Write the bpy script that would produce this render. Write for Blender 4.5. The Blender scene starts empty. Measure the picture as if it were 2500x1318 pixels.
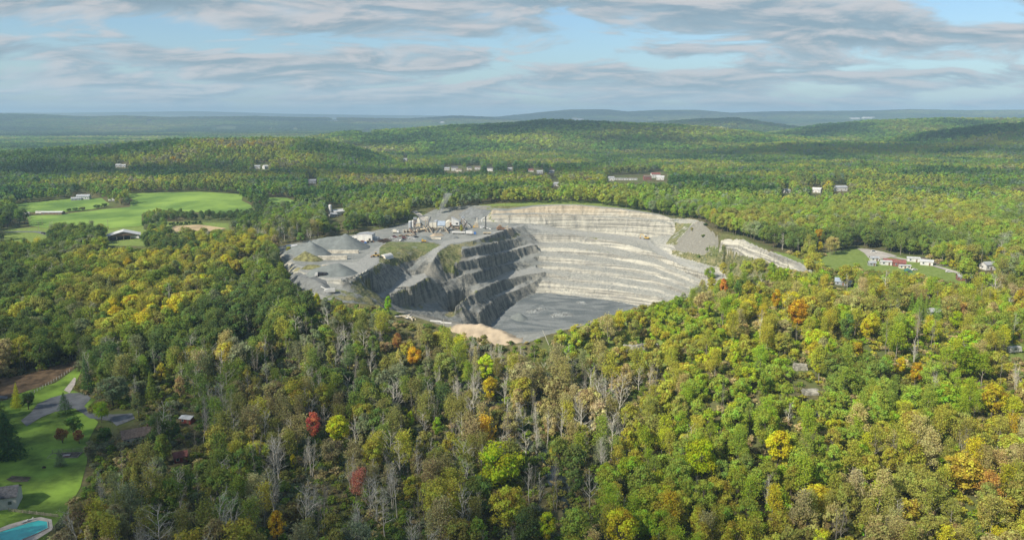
import bpy, bmesh, math, random
import numpy as np
from mathutils import Vector, Matrix
from mathutils.geometry import delaunay_2d_cdt

C = bpy.context.scene.collection
SC = bpy.context.scene
R = math.radians
rs = np.random.RandomState(11)
rnd = random.Random(5)

# ------------------------------------------------------------------ camera, sky, sun, exposure
CAM_H, FPX = 120.0, 1925.0
PITCH = math.atan((659 - 286) / FPX)
cam_d = bpy.data.cameras.new('camera'); cam = bpy.data.objects.new('camera', cam_d); C.objects.link(cam)
cam.location = (0, 0, CAM_H); cam.rotation_euler = (math.pi / 2 - PITCH, 0, 0)
cam_d.sensor_width = 36; cam_d.lens = 36 * FPX / 2500; cam_d.clip_start = 1; cam_d.clip_end = 200000
SC.camera = cam
SUN = Vector((-0.79, -0.61, 0)).normalized(); SUN_EL = R(39)
to_sun = Vector((SUN.x * math.cos(SUN_EL), SUN.y * math.cos(SUN_EL), math.sin(SUN_EL)))
sl = bpy.data.lights.new('sun', 'SUN'); sun = bpy.data.objects.new('sun', sl); C.objects.link(sun)
sl.energy = 4.8; sl.angle = R(0.5); sl.color = (1.0, 0.93, 0.80)
sun.rotation_euler = (-to_sun).to_track_quat('-Z', 'Y').to_euler()
SC.view_settings.view_transform = 'Standard'; SC.view_settings.look = 'None'
SC.view_settings.exposure = 0.6; SC.view_settings.gamma = 1.0
SC.cycles.use_denoising = True
SC.cycles.max_bounces = 6; SC.cycles.diffuse_bounces = 3; SC.cycles.glossy_bounces = 2
SC.cycles.transmission_bounces = 3; SC.cycles.volume_bounces = 0; SC.cycles.transparent_max_bounces = 6


class NT:
    """small helper to write node trees"""
    def __init__(s, tree):
        s.t = tree; s.n = tree.nodes; s.l = tree.links
    def add(s, typ, ins=None, **kw):
        n = s.n.new(typ)
        for k, v in kw.items(): setattr(n, k, v)
        for k, v in (ins or {}).items():
            if isinstance(v, bpy.types.NodeSocket): s.l.new(v, n.inputs[k])
            else: n.inputs[k].default_value = v
        return n
    def math(s, op, a, b=0.0, c=0.0, clamp=False):
        n = s.add('ShaderNodeMath', {0: a, 1: b, 2: c}, operation=op); n.use_clamp = clamp; return n.outputs[0]
    def vmath(s, op, a, b=(0, 0, 0)):
        n = s.add('ShaderNodeVectorMath', {0: a, 1: b}, operation=op); return n.outputs[0]
    def mix(s, f, a, b, mode='MIX'):
        n = s.n.new('ShaderNodeMix'); n.data_type = 'RGBA'; n.blend_type = mode
        for i, v in ((0, f), (6, a), (7, b)):
            if isinstance(v, bpy.types.NodeSocket): s.l.new(v, n.inputs[i])
            else: n.inputs[i].default_value = v if i == 0 else (*v, 1)[:4]
        return n.outputs[2]
    def noise(s, vec, scale, detail=4, rough=0.5, dist=0.0):
        n = s.add('ShaderNodeTexNoise', {'Scale': scale, 'Detail': detail, 'Roughness': rough, 'Distortion': dist})
        if vec is not None: s.l.new(vec, n.inputs['Vector'])
        return n.outputs[0]
    def ramp(s, f, lo, hi):
        n = s.add('ShaderNodeMapRange', {0: f, 1: lo, 2: hi, 3: 0.0, 4: 1.0}); n.interpolation_type = 'SMOOTHSTEP'; n.clamp = True
        return n.outputs[0]


world = bpy.data.worlds.new('World'); SC.world = world; world.use_nodes = True
w = NT(world.node_tree); w.n.clear()
sky = w.add('ShaderNodeTexSky', sky_type='NISHITA'); sky.sun_disc = False
sky.sun_elevation = SUN_EL; sky.sun_rotation = math.atan2(SUN.x, SUN.y); sky.altitude = 300
sky.air_density = 1.0; sky.dust_density = 1.2; sky.ozone_density = 1.6
tc = w.add('ShaderNodeTexCoord').outputs['Generated']
sep = w.add('ShaderNodeSeparateXYZ', {0: tc})
zz = w.math('MAXIMUM', sep.outputs[2], 0.012)
# clouds lie on a flat deck: position on the deck = direction / height
den = w.math('ADD', zz, 0.20)
pu = w.math('DIVIDE', sep.outputs[0], den); pv = w.math('DIVIDE', sep.outputs[1], den)
dk = w.add('ShaderNodeCombineXYZ', {0: pu, 1: pv, 2: 0.0}).outputs[0]
dk1 = w.add('ShaderNodeMapping', {'Vector': dk, 'Location': (3.1, 1.7, 0), 'Rotation': (0, 0, R(-14)), 'Scale': (2.1, 2.9, 1)}).outputs[0]
n1 = w.noise(dk1, 1.0, 8, 0.57, 0.45)
n1b = w.noise(w.vmath('ADD', dk1, (-0.10, -0.17, 0.03)), 1.0, 5, 0.57, 0.45)
n2 = w.noise(w.add('ShaderNodeMapping', {'Vector': dk, 'Location': (9, 4, 2), 'Scale': (0.55, 0.9, 1)}).outputs[0], 1.0, 2, 0.5)
cov = w.math('ADD', n1, w.math('MULTIPLY', w.math('SUBTRACT', n2, 0.5), 0.45))
AZ = w.math('DIVIDE', sep.outputs[0], w.math('MAXIMUM', sep.outputs[1], 0.05)); EL = w.math('DIVIDE', zz, w.math('MAXIMUM', sep.outputs[1], 0.05))
# weather of the day: where the banks of cloud stand (azimuth, elevation, width, height, amount)
for px, py, wx, wy, am in ((1900, 80, 420, 80, .13), (300, 205, 520, 45, .14), (1050, 110, 260, 50, .09), (900, 165, 400, 26, .10), (1250, 215, 1500, 40, .10),
                           (350, 95, 480, 30, -.11), (330, 38, 420, 22, .08), (320, 125, 200, 14, .08), (1400, 120, 120, 60, -.12), (2330, 40, 130, 60, -.14), (100, 22, 300, 14, .12), (800, 25, 500, 16, .10),
                           (1250, 190, 200, 40, -.10), (1350, 30, 250, 25, .10), (2450, 90, 200, 25, .08), (1900, 225, 500, 16, -.06)):
    a0 = (px - 1250) / FPX; e0 = (286 - py) / FPX; sx = wx / FPX; sy = wy / FPX
    g = w.math('ADD', w.math('POWER', w.math('DIVIDE', w.math('SUBTRACT', AZ, a0), sx), 2.0), w.math('POWER', w.math('DIVIDE', w.math('SUBTRACT', EL, e0), sy), 2.0))
    cov = w.math('ADD', cov, w.math('MULTIPLY', w.math('EXPONENT', w.math('MULTIPLY', g, -1.0)), am))
alpha = w.math('MULTIPLY', w.ramp(cov, 0.445, 0.575), w.math('SUBTRACT', 1.0, w.math('MULTIPLY', w.ramp(zz, 0.22, 0.6), 0.15)))
thick = w.ramp(cov, 0.50, 0.68)
n3 = w.noise(w.add('ShaderNodeMapping', {'Vector': dk, 'Location': (5.2, 8, 1), 'Scale': (3.2, 5.5, 1)}).outputs[0], 1.0, 5, 0.55, 0.2)
lit = w.ramp(w.math('ADD', w.math('SUBTRACT', n1, n1b), w.math('MULTIPLY', w.math('SUBTRACT', n3, .5), .35)), -0.10, 0.13)
ccol = w.mix(lit, (0.18, 0.25, 0.30), (0.43, 0.418, 0.42))
ccol = w.mix(thick, w.mix(0.35, ccol, (0.36, 0.46, 0.53)), ccol)
skyc = w.mix(1.0, sky.outputs[0], (0.105, 0.105, 0.105), 'MULTIPLY')
skyc = w.mix(1.0, skyc, (0.70, 0.84, 0.94), 'MULTIPLY')
hz = w.math('EXPONENT', w.math('MULTIPLY', zz, -26.0))
ccol = w.mix(w.math('MULTIPLY', hz, 0.40), ccol, (0.36, 0.46, 0.52))
skyc = w.mix(w.math('MULTIPLY', hz, 0.6), skyc, (0.44, 0.54, 0.59))
final = w.mix(w.math('MULTIPLY', alpha, 0.93), skyc, ccol)
bg = w.add('ShaderNodeBackground', {'Color': final, 'Strength': 0.95})
w.l.new(bg.outputs[0], w.add('ShaderNodeOutputWorld').inputs[0])

# ------------------------------------------------------------------ picking points of the place
ct, st = math.cos(PITCH), math.sin(PITCH)
def ray(px, py):
    a = (px - 1250) / FPX; b = (659 - py) / FPX
    return a, ct + b * st, -st + b * ct
def P(px, py, z):
    d = ray(px, py); t = (z - CAM_H) / d[2]; return np.array((d[0] * t, d[1] * t, z))
def PD(px, py, y):
    d = ray(px, py); t = y / d[1]; return np.array((d[0] * t, y, CAM_H + d[2] * t))
def project(x, y, z):
    dz = z - CAM_H; f = y * ct - dz * st; u = y * st + dz * ct
    f = np.where(np.abs(f) < 1e-3, 1e-3, f)
    px = 1250 + FPX * x / f; py = 659 - FPX * u / f
    return np.where(f > 1, px, -9999), np.where(f > 1, py, -9999)
def inpoly(x, y, poly):
    x = np.asarray(x, float); y = np.asarray(y, float); r = np.zeros(x.shape, bool); n = len(poly)
    for i in range(n):
        x0, y0 = poly[i]; x1, y1 = poly[(i + 1) % n]
        if y0 == y1: continue
        r ^= ((y0 > y) != (y1 > y)) & (x < (x1 - x0) * (y - y0) / (y1 - y0) + x0)
    return r
def sstep(a, b, x):
    t = np.clip((x - a) / (b - a), 0, 1); return t * t * (3 - 2 * t)
_lat = rs.rand(256, 256)
def vnoise(x, y):
    xi = np.floor(x).astype(int); yi = np.floor(y).astype(int); fx = x - xi; fy = y - yi
    fx = fx * fx * (3 - 2 * fx); fy = fy * fy * (3 - 2 * fy)
    g = lambda a, b: _lat[a & 255, b & 255]
    return (g(xi, yi) * (1 - fx) + g(xi + 1, yi) * fx) * (1 - fy) + (g(xi, yi + 1) * (1 - fx) + g(xi + 1, yi + 1) * fx) * fy - 0.5
def fbm(x, y, o=3):
    s = 0; a = 1.0
    for i in range(o): s = s + a * vnoise(x * 2 ** i + 17 * i, y * 2 ** i + 31 * i); a *= 0.5
    return s

# ------------------------------------------------------------------ terrain: wide land from surveyed spots
CP = [(100, 1150, -18), (60, 1300, -18), (160, 960, -17), (0, 900, -15), (1330, 1120, -26), (1410, 1300, -26), (1100, 930, -20), (950, 900, -17), (700, 1270, -22), (300, 1270, -20),
      (1700, 1290, -20), (2100, 1290, -15), (2480, 1290, -12), (1300, 824, 0), (1420, 790, 3), (1540, 754, 5), (1640, 738, 8), (1750, 722, 10), (1900, 735, 12), (1550, 900, -9), (1500, 1000, -18),
      (1800, 900, 2), (1800, 1050, -9), (2000, 950, 0), (2000, 1100, -9), (2200, 930, 3), (2400, 900, 5), (2400, 1060, -4), (100, 860, -12), (300, 800, -8), (500, 750, -3), (300, 700, 0), (100, 650, 2),
      (600, 640, 4), (300, 620, 3), (620, 830, -9), (800, 830, -6), (900, 800, -3), (1160, 812, -2), (1060, 790, -2), (975, 765, -2), (350, 500, 9), (350, 470, 15), (500, 475, 15), (200, 540, 4), (600, 500, 11),
      (700, 490, 9), (100, 500, 8), (1000, 555, 8), (880, 575, 8), (740, 592, 7), (690, 640, 4), (760, 715, 0), (870, 725, 0), (1150, 505, 17), (1240, 502, 20), (1400, 498, 23), (1540, 508, 19), (1640, 528, 13), (1715, 535, 16), (1800, 575, 12),
      (1918, 626, 11), (1990, 660, 9), (1990, 640, 9), (2150, 620, 7), (2300, 670, 5), (2450, 715, 4), (2330, 770, 4), (2480, 850, 4), (2100, 700, 7), (1500, 470, 22), (1800, 480, 17), (2200, 500, 13), (2450, 520, 12), (1000, 480, 12), (800, 500, 9),
      (1000, 430, 6), (1300, 430, 10), (1550, 440, 12), (2030, 465, 15), (200, 430, 10), (600, 420, 8), (2300, 420, 18)]
cpx = [P(*c) for c in CP]
for az in (-1.0, -.55, 0, .55, 1.0):
    for dd, z in ((95, -20), (3500, 4), (9000, 0), (22000, 0)):
        cpx.append(np.array((math.sin(az) * dd, math.cos(az) * dd, z)))
for az in (-.95, .95):
    for dd, z in ((250, -15), (450, 0), (800, 8), (1500, 8)): cpx.append(np.array((math.sin(az) * dd, math.cos(az) * dd, z)))
cpx = np.array(cpx)
def uv(x, y):
    return np.clip(np.arctan2(x, y), -1.1, 1.1) * 1.3, np.log(np.maximum(np.hypot(x, y), 90))
cu, cv = uv(cpx[:, 0], cpx[:, 1])
def kern(r2): return 0.5 * r2 * np.log(r2 + 1e-9)
K = kern((cu[:, None] - cu) ** 2 + (cv[:, None] - cv) ** 2) + np.eye(len(cu)) * 2e-3
Pm = np.stack([np.ones_like(cu), cu, cv], 1)
A = np.block([[K, Pm], [Pm.T, np.zeros((3, 3))]])
sol = np.linalg.solve(A, np.concatenate([cpx[:, 2], np.zeros(3)]))
# ridges: (distance, depth of the hill, [(px, skyline py)...])
RIDGES = [
    (1950, 330, [(-300, 372), (0, 372), (200, 355), (300, 347), (430, 338), (560, 337), (650, 335), (760, 338), (860, 356), (960, 384), (1080, 420)]),
    (3100, 620, [(700, 345), (830, 324), (1000, 315), (1100, 306), (1250, 301), (1330, 293), (1450, 298), (1600, 304), (1750, 313), (1900, 330), (2050, 345)]),
    (2500, 420, [(1500, 400), (1700, 362), (1850, 352), (2000, 350), (2150, 352), (2300, 350), (2500, 345), (2800, 330)]),
    (2900, 420, [(1900, 372), (2100, 350), (2220, 330), (2330, 316), (2420, 306), (2500, 302), (2800, 290)]),
    (3900, 600, [(1750, 340), (1900, 322), (2000, 306), (2130, 295), (2300, 290), (2500, 291), (2900, 285)]),
    (5600, 800, [(1450, 320), (1600, 300), (1690, 293), (1790, 289), (1850, 298), (1950, 312)]),
    (8600, 1500, [(-400, 278), (0, 279), (100, 281), (200, 286), (300, 284), (420, 288), (620, 285), (720, 288), (1000, 291), (1060, 288), (1110, 284), (1180, 287), (1300, 296), (1500, 300)]),
    (17000, 2200, [(-400, 274), (0, 275), (150, 276), (300, 274), (480, 272), (560, 274), (700, 278), (900, 281), (1100, 283), (1300, 286)]),
    (11500, 1800, [(1150, 296), (1250, 286), (1330, 278), (1390, 272), (1480, 271.5), (1530, 277), (1610, 273), (1700, 273), (1780, 280), (1870, 277), (1960, 276), (2100, 275), (2230, 271.5), (2350, 274), (2500, 273), (2900, 275)]),
]
def ridge_z(x, y):
    out = np.full_like(x, -99.0); d = np.hypot(x, y); px = 1250 + FPX * x / np.maximum(y, 1) * (1 / ct)
    for d0, s, pts in RIDGES:
        xs = [p[0] for p in pts]; tops = []
        for a, b in pts:
            q = PD(a, b, d0 * math.cos(math.atan((a - 1250) / FPX))); tops.append(q[2] - (16 if d0 < 9000 else 0))
        top = np.maximum(np.interp(px, xs, tops), 0)
        edge = sstep(xs[0] - 120, xs[0], px) * (1 - sstep(xs[-1], xs[-1] + 120, px))
        top = top + (3 * fbm(x / (s * .35), y / (s * .35), 2) if d0 < 9000 else 0)
        z = top * edge * np.exp(-((d - d0) / s) ** 2)
        out = np.maximum(out, np.where(y > 900, z - 4 * (1 - z / np.maximum(top, 1)), -99))
    return out
def base_z(x, y):
    x = np.asarray(x, float); y = np.asarray(y, float); sh = x.shape; x = x.ravel(); y = y.ravel(); out = np.empty(x.size)
    for i in range(0, x.size, 60000):
        u, v = uv(x[i:i + 60000], y[i:i + 60000])
        k = kern((u[:, None] - cu) ** 2 + (v[:, None] - cv) ** 2)
        out[i:i + 60000] = k @ sol[:-3] + sol[-3] + sol[-2] * u + sol[-1] * v
    out = out + (sstep(20, 140, y) - 1) * (out + 18)
    d = np.hypot(x, y)
    out = np.where(d > 3500, out * (1 - sstep(3500, 7000, d)), out)
    out = out + 1.2 * fbm(x / 60, y / 60, 2) * sstep(100, 300, d)
    return np.maximum(out, ridge_z(x, y)).reshape(sh)

# ------------------------------------------------------------------ the quarry: crests, toes and flats, relaxed between
GX0, GX1, GY0, GY1, GS = -276.0, 366.0, 396.0, 939.0, 1.2
gx = np.arange(GX0, GX1 + .1, GS); gy = np.arange(GY0, GY1 + .1, GS); NX, NY = len(gx), len(gy)
GXX, GYY = np.meshgrid(gx, gy)
QB = base_z(GXX, GYY)
QPX = [(668, 602, 7), (690, 645, 4), (722, 702, 1), (790, 732, 0), (900, 742, -1), (952, 758, -2), (1060, 790, -2), (1160, 815, -2), (1230, 828, -1), (1290, 828, 0), (1420, 793, 3), (1540, 756, 5), (1640, 740, 8), (1740, 724, 10), (1850, 702, 11),
       (1990, 668, 9), (1990, 655, 9), (1930, 628, 11), (1880, 610, 11), (1836, 594, 11), (1806, 577, 12), (1760, 568, 14), (1735, 550, 17), (1705, 533, 16.5), (1645, 530, 12.5), (1562, 513, 17.5), (1485, 503, 21.5), (1400, 498, 23), (1300, 500, 22), (1240, 505, 20), (1190, 500, 19), (1120, 507, 13), (1060, 520, 9), (1000, 545, 8), (870, 572, 8), (750, 588, 7)]
QPOLY = [tuple(P(*q)[:2]) for q in QPX]
INQ = inpoly(GXX, GYY, QPOLY)
fix = ~INQ; val = np.where(fix, QB, 0.0)
def setpt(q):
    i = int(round((q[0] - GX0) / GS)); j = int(round((q[1] - GY0) / GS))
    if 0 <= i < NX and 0 <= j < NY: fix[j, i] = True; val[j, i] = q[2]
def line(pts, dmode=False):
    q = [PD(*p) if dmode else P(*p) for p in pts]
    for a, b in zip(q, q[1:]):
        n = max(2, int(np.hypot(*(b - a)[:2]) / 0.6))
        for t in np.linspace(0, 1, n): setpt(a + (b - a) * t)
def flat(pts, z, plan=False):
    pl = [(p[0], p[1]) for p in pts] if plan else [tuple(P(p[0], p[1], z)[:2]) for p in pts]
    m = inpoly(GXX, GYY, pl); fix[m] = True; val[m] = z
# stock yard and plant yard
flat([(688, 612), (740, 597), (800, 592), (870, 588), (985, 577), (1080, 566), (1190, 558), (1252, 553), (1246, 559), (1210, 567), (1192, 573), (1140, 588), (1095, 592), (1060, 597), (1020, 592), (940, 600), (925, 615), (922, 640), (897, 664), (870, 676), (835, 682), (770, 676), (735, 660), (715, 640)], 8)
flat([(1000, 565), (1060, 545), (1110, 538), (1180, 540), (1240, 548), (1245, 553), (1080, 566)], 8)
line([(924, 646, 602), (897, 667, 572), (876, 678, 559), (860, 686, 552), (849, 693, 548)], True)
line([(924, 645, 603), (940, 638, 622), (961, 632, 645), (985, 628, 655), (1005, 616, 668)], True)
line([(885, 727, 562), (903, 720, 576), (945, 712, 587), (964, 696, 606), (978, 672, 634), (1000, 655, 652), (1018, 640, 664)], True)
# grass mound beside the ramp
line([(938, 603, 668), (961, 598, 674), (976, 604, 670), (994, 616, 664)], True)
line([(1059, 597, 8), (1041, 624, 3), (1027, 642, -2), (1007, 670, -9)])
# ramp
line([(1073, 596, 8), (1059, 607, 6), (1042, 624, 3), (1028, 642, -2), (1008, 670, -9)])
line([(1100, 594, 8), (1076, 608, 6), (1062, 629, 2), (1049, 643, -2), (1034, 665, -9)])
flat([(1007, 673), (1032, 668), (1048, 673), (1009, 698), (959, 717), (948, 715), (991, 688)], -10)
line([(1048, 674, 638), (1009, 699, 607), (959, 718, 582)], True)
line([(1049, 700, 633), (1036, 725, 622), (1010, 747, 602), (962, 749, 577)], True)
# left wall, rim down to floor (px, py, distance)
line([(1252, 556, 8), (1219, 566, 8), (1196, 575, 8), (1150, 588, 8), (1116, 592, 8), (1100, 594, 8)])
line([(1262, 553, 7), (1278, 553, 5)])
line([(1153, 598, 716), (1170, 593, 724), (1196, 590, 748), (1230, 581, 781), (1268, 573, 810)], True)
line([(1128, 608, 693), (1170, 601, 714), (1212, 592, 752), (1230, 588, 772), (1255, 584, 790), (1274, 577, 808)], True)
line([(1100, 638, 676), (1146, 627, 696), (1170, 622, 709), (1219, 614, 756), (1230, 612, 767), (1260, 605, 784), (1297, 594, 802)], True)
line([(1104, 642, 668), (1128, 638, 680), (1170, 630, 699), (1196, 624, 722), (1230, 617, 757), (1264, 608, 778), (1298, 598, 796), (1311, 597, 799)], True)
line([(1112, 662, 672), (1128, 662, 676), (1170, 655, 694), (1205, 650, 729), (1230, 642, 752), (1260, 633, 772), (1300, 619, 790), (1312, 616, 792)], True)
line([(1130, 671, 671), (1170, 662, 686), (1207, 654, 724), (1230, 648, 744), (1264, 638, 767), (1300, 627, 782), (1313, 625, 784)], True)
line([(1093, 710, 646), (1128, 704, 662), (1170, 690, 680), (1180, 687, 689), (1230, 666, 739), (1287, 655, 763), (1315, 647, 769)], True)
line([(1048, 678, 636), (1071, 688, 649), (1089, 686, 658), (1105, 679, 668), (1128, 672, 674)], True)
line([(1116, 742, 624), (1134, 728, 640), (1162, 711, 658), (1170, 708, 663), (1203, 692, 692), (1241, 681, 724), (1287, 670, 745), (1329, 663, 753)], True)
line([(1139, 753, 634), (1171, 733, 657), (1207, 719, 687), (1241, 707, 717), (1287, 685, 740), (1328, 677, 747)], True)
line([(1166, 765, 634), (1194, 740, 664), (1219, 724, 687), (1230, 719, 698), (1253, 710, 714), (1285, 697, 732), (1307, 688, 740)], True)
line([(1168, 815, 626), (1205, 787, 655), (1225, 767, 677), (1241, 752, 694), (1287, 722, 722), (1307, 713, 733)], True)
# far wall
line([(1200, 511, 864), (1241, 513, 863), (1265, 511, 863), (1301, 504, 864), (1377, 501, 866), (1408, 501, 866), (1468, 507, 864), (1516, 511, 860), (1561, 518, 854), (1607, 524, 848), (1625, 528, 843), (1639, 535, 838)], True)
line([(1200, 522, 860), (1265, 521, 859), (1317, 520, 860), (1370, 521, 862), (1438, 526, 861), (1485, 529, 858), (1531, 530, 854), (1577, 534, 847), (1622, 540, 839), (1637, 545, 834)], True)
line([(1200, 525, 854), (1265, 524, 853), (1317, 523, 855), (1370, 524, 857), (1438, 529, 856), (1485, 532, 853), (1531, 533, 849), (1577, 537, 842), (1622, 543, 834), (1637, 548, 829)], True)
line([(1200, 543, 849), (1271, 545, 848), (1332, 547, 850), (1362, 555, 852), (1408, 562, 852), (1480, 569, 849), (1516, 574, 844), (1569, 581, 836), (1622, 576, 827), (1649, 576, 820)], True)
FW = {1300: [(573, 826), (592, 820), (602, 803), (613, 799), (624, 786), (637, 782), (644, 772), (654, 768), (663, 756), (675, 752), (685, 742), (701, 738)],
      1400: [(573, 826), (591, 821), (606, 800), (620, 795), (631, 780), (645, 775), (653, 762), (665, 758), (677, 748), (688, 744), (698, 732), (714, 728)],
      1500: [(588, 812), (605, 807), (620, 788), (633, 783), (645, 768), (657, 763), (666, 750), (677, 746), (688, 734), (697, 730), (707, 718), (726, 713)],
      1600: [(617, 780), (630, 776), (643, 760), (654, 756), (664, 742), (674, 738), (684, 726), (694, 722), (704, 710), (712, 706), (722, 696), (741, 690)],
      1700: [(665, 720), (676, 716), (686, 706), (695, 702), (704, 692), (712, 688), (720, 676), (730, 672), (738, 662), (745, 658), (752, 648), (768, 642)],
      1790: [(700, 660), (711, 656), (720, 648), (729, 644), (738, 636), (746, 632), (754, 624), (763, 620), (771, 612), (779, 608), (786, 600), (800, 594)]}
for k in range(12):
    line([(1330 if px == 1300 and k > 8 else px + (12 if px == 1300 else 0), FW[px][k][0], FW[px][k][1]) for px in sorted(FW)], True)
line([(1277, 556, 4), (1340, 566, 0), (1400, 571, -2.5)])
line([(1575, 586, 818), (1592, 609, 792), (1611, 622, 775), (1652, 642, 745), (1710, 664, 712), (1780, 692, 672)], True)
line([(1590, 584, 822), (1605, 603, 800), (1625, 616, 782), (1655, 633, 757), (1712, 656, 722), (1790, 680, 690)], True)
line([(1640, 622, 770), (1712, 641, 735), (1790, 660, 705)], True)
line([(1640, 611, 776), (1700, 622, 745), (1740, 625, 735), (1800, 640, 715)], True)
# waste cone and the old pale face beyond it
line([(1696, 541, 785), (1715, 539, 782), (1728, 548, 776)], True)
line([(1759, 582, 722), (1800, 583, 713), (1832, 600, 682), (1880, 616, 648), (1918, 632, 612), (1960, 642, 594), (1984, 661, 564)], True)
line([(1762, 595, 716), (1797, 610, 707), (1824, 622, 675), (1851, 630, 660), (1896, 646, 628), (1936, 656, 596), (1976, 665, 560)], True)
# floor (falls a little towards its hidden near side), the near rim
fl = [tuple(PD(*q)[:2]) for q in ((1205, 788, 653), (1241, 753, 691), (1287, 723, 719), (1308, 714, 731), (1335, 703, 735), (1400, 716, 725), (1500, 728, 710), (1600, 743, 687))] + [(150, 630), (120, 585), (60, 550), (10, 560), (-22, 610), (-25, 630)]
mfl = inpoly(GXX, GYY, fl); fix[mfl] = True; val[mfl] = (-44.3 - (735 - GYY) * .095)[mfl]
line([(975, 758, -2), (1027, 772, -2), (1093, 786, -2), (1127, 789, -2), (1175, 800, -2), (1240, 818, -2)])
line([(975, 752, -26), (1010, 749, -26), (1040, 742, -28), (1075, 735, -30)])
def planline(pts):
    for a, b in zip(pts, pts[1:]):
        a = np.array(a, float); b = np.array(b, float)
        for t in np.linspace(0, 1, int(np.hypot(*(b - a)[:2]) / .6) + 2): setpt(a + (b - a) * t)
planline([(-78, 520, -30), (-60, 520, -34), (-40, 545, -42), (-26, 590, -53)])
# small spur ledges in the dark corner
line([(1082, 774, -37), (1128, 751, -37)]); line([(1096, 776, -38), (1131, 756, -38)]); line([(1100, 782, -46), (1136, 764, -46)])
def relax():
    lv = [8, 4, 2, 1]; cur = None
    for s in lv:
        ny, nx = -(-NY // s), -(-NX // s); f = np.zeros((ny, nx)); v = np.zeros((ny, nx))
        jj, ii = np.nonzero(fix); np.add.at(f, (jj // s, ii // s), 1.0); np.add.at(v, (jj // s, ii // s), val[jj, ii])
        m = f > 0; tgt = np.where(m, v / np.maximum(f, 1), 0)
        if cur is None: cur = np.where(m, tgt, tgt[m].mean())
        else:
            cur = np.repeat(np.repeat(cur, 2, 0), 2, 1)[:ny, :nx]
        cur = np.where(m, tgt, cur)
        for it in range(500 if s > 1 else 260):
            p = np.pad(cur, 1, mode='edge')
            cur = np.where(m, tgt, (p[:-2, 1:-1] + p[2:, 1:-1] + p[1:-1, :-2] + p[1:-1, 2:]) * .25)
    return cur
QZ = relax()
def bil(Z, x, y):
    i = np.clip((x - GX0) / GS, 0, NX - 1.001); j = np.clip((y - GY0) / GS, 0, NY - 1.001); a = i.astype(int); b = j.astype(int); fx = i - a; fy = j - b
    return (Z[b, a] * (1 - fx) + Z[b, a + 1] * fx) * (1 - fy) + (Z[b + 1, a] * (1 - fx) + Z[b + 1, a + 1] * fx) * fy
# broken rock: warp the plan a little so that faces stand in buttresses
ins = INQ.astype(float)
for _ in range(6):
    p = np.pad(ins, 1, mode='edge'); ins = (p[:-2, 1:-1] + p[2:, 1:-1] + p[1:-1, :-2] + p[1:-1, 2:] + ins) / 5
ins = np.clip(ins * 2 - 1, 0, 1)
wx = 1.4 * fbm(GXX / 9, GYY / 9, 2) + 1.3 * fbm(GXX / 4.2 + 50, GYY / 4.2, 1); wy = 1.4 * fbm(GXX / 9 + 90, GYY / 9 + 40, 2) + 1.3 * fbm(GXX / 4.2, GYY / 4.2 + 70, 1)
rough_amt = np.where((GXX < 36), 1.25, 0.7) * ins
QZ2 = bil(QZ, GXX + wx * rough_amt, GYY + wy * rough_amt)
gyz, gxz = np.gradient(QZ2, GS); steep = np.hypot(gxz, gyz)
QZ2 = QZ2 + ins * (0.18 * fbm(GXX / 5, GYY / 5, 2) + np.clip(steep - .5, 0, 1) * 1.3 * fbm(GXX / 2.3, GYY / 2.3, 1))
QZ2 = np.where(INQ, QZ2, QB)
def Z(x, y):
    x = np.asarray(x, float); y = np.asarray(y, float)
    inside = (x > GX0) & (x < GX1) & (y > GY0) & (y < GY1)
    out = bil(QZ2, np.clip(x, GX0, GX1), np.clip(y, GY0, GY1))
    if not np.all(inside): out = np.where(inside, out, base_z(x, y))
    return out
def Z1(x, y): return float(Z(np.array([x]), np.array([y]))[0])
def G(px, py, y0=60, y1=16000):
    """the point of the ground seen at this spot"""
    ys = np.geomspace(y0, y1, 900); d = ray(px, py); xs = d[0] / d[1] * ys; zs = CAM_H + d[2] / d[1] * ys
    k = np.nonzero(Z(xs, ys) > zs)[0]
    if len(k) == 0: k = [len(ys) - 1]
    a, b = ys[max(k[0] - 1, 0)], ys[k[0]]
    ys = np.linspace(a, b, 40); xs = d[0] / d[1] * ys; zs = CAM_H + d[2] / d[1] * ys
    h = Z(xs, ys); k = np.nonzero(h >= zs)[0]; i = k[0] if len(k) else len(ys) - 1
    return Vector((xs[i], ys[i], h[i]))

# ------------------------------------------------------------------ materials
MATS = {}
def mat(name, col, rough=0.8, var=0.15, scale=1.0, metal=0.0, col2=None, spec=0.3):
    if name in MATS: return MATS[name]
    m = bpy.data.materials.new(name); m.use_nodes = True; t = NT(m.node_tree); b = t.n['Principled BSDF']
    o = t.add('ShaderNodeTexCoord').outputs['Object']
    f = t.noise(o, scale, 5, 0.6)
    lo = tuple(max(0, c * (1 - var * 1.6)) for c in col); hi = tuple(min(1, c * (1 + var * 1.4)) for c in (col2 or col))
    t.l.new(t.mix(t.ramp(f, .3, .7), lo, hi), b.inputs['Base Color'])
    b.inputs['Roughness'].default_value = rough; b.inputs['Metallic'].default_value = metal; b.inputs['Specular IOR Level'].default_value = spec
    MATS[name] = m; return m

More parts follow.
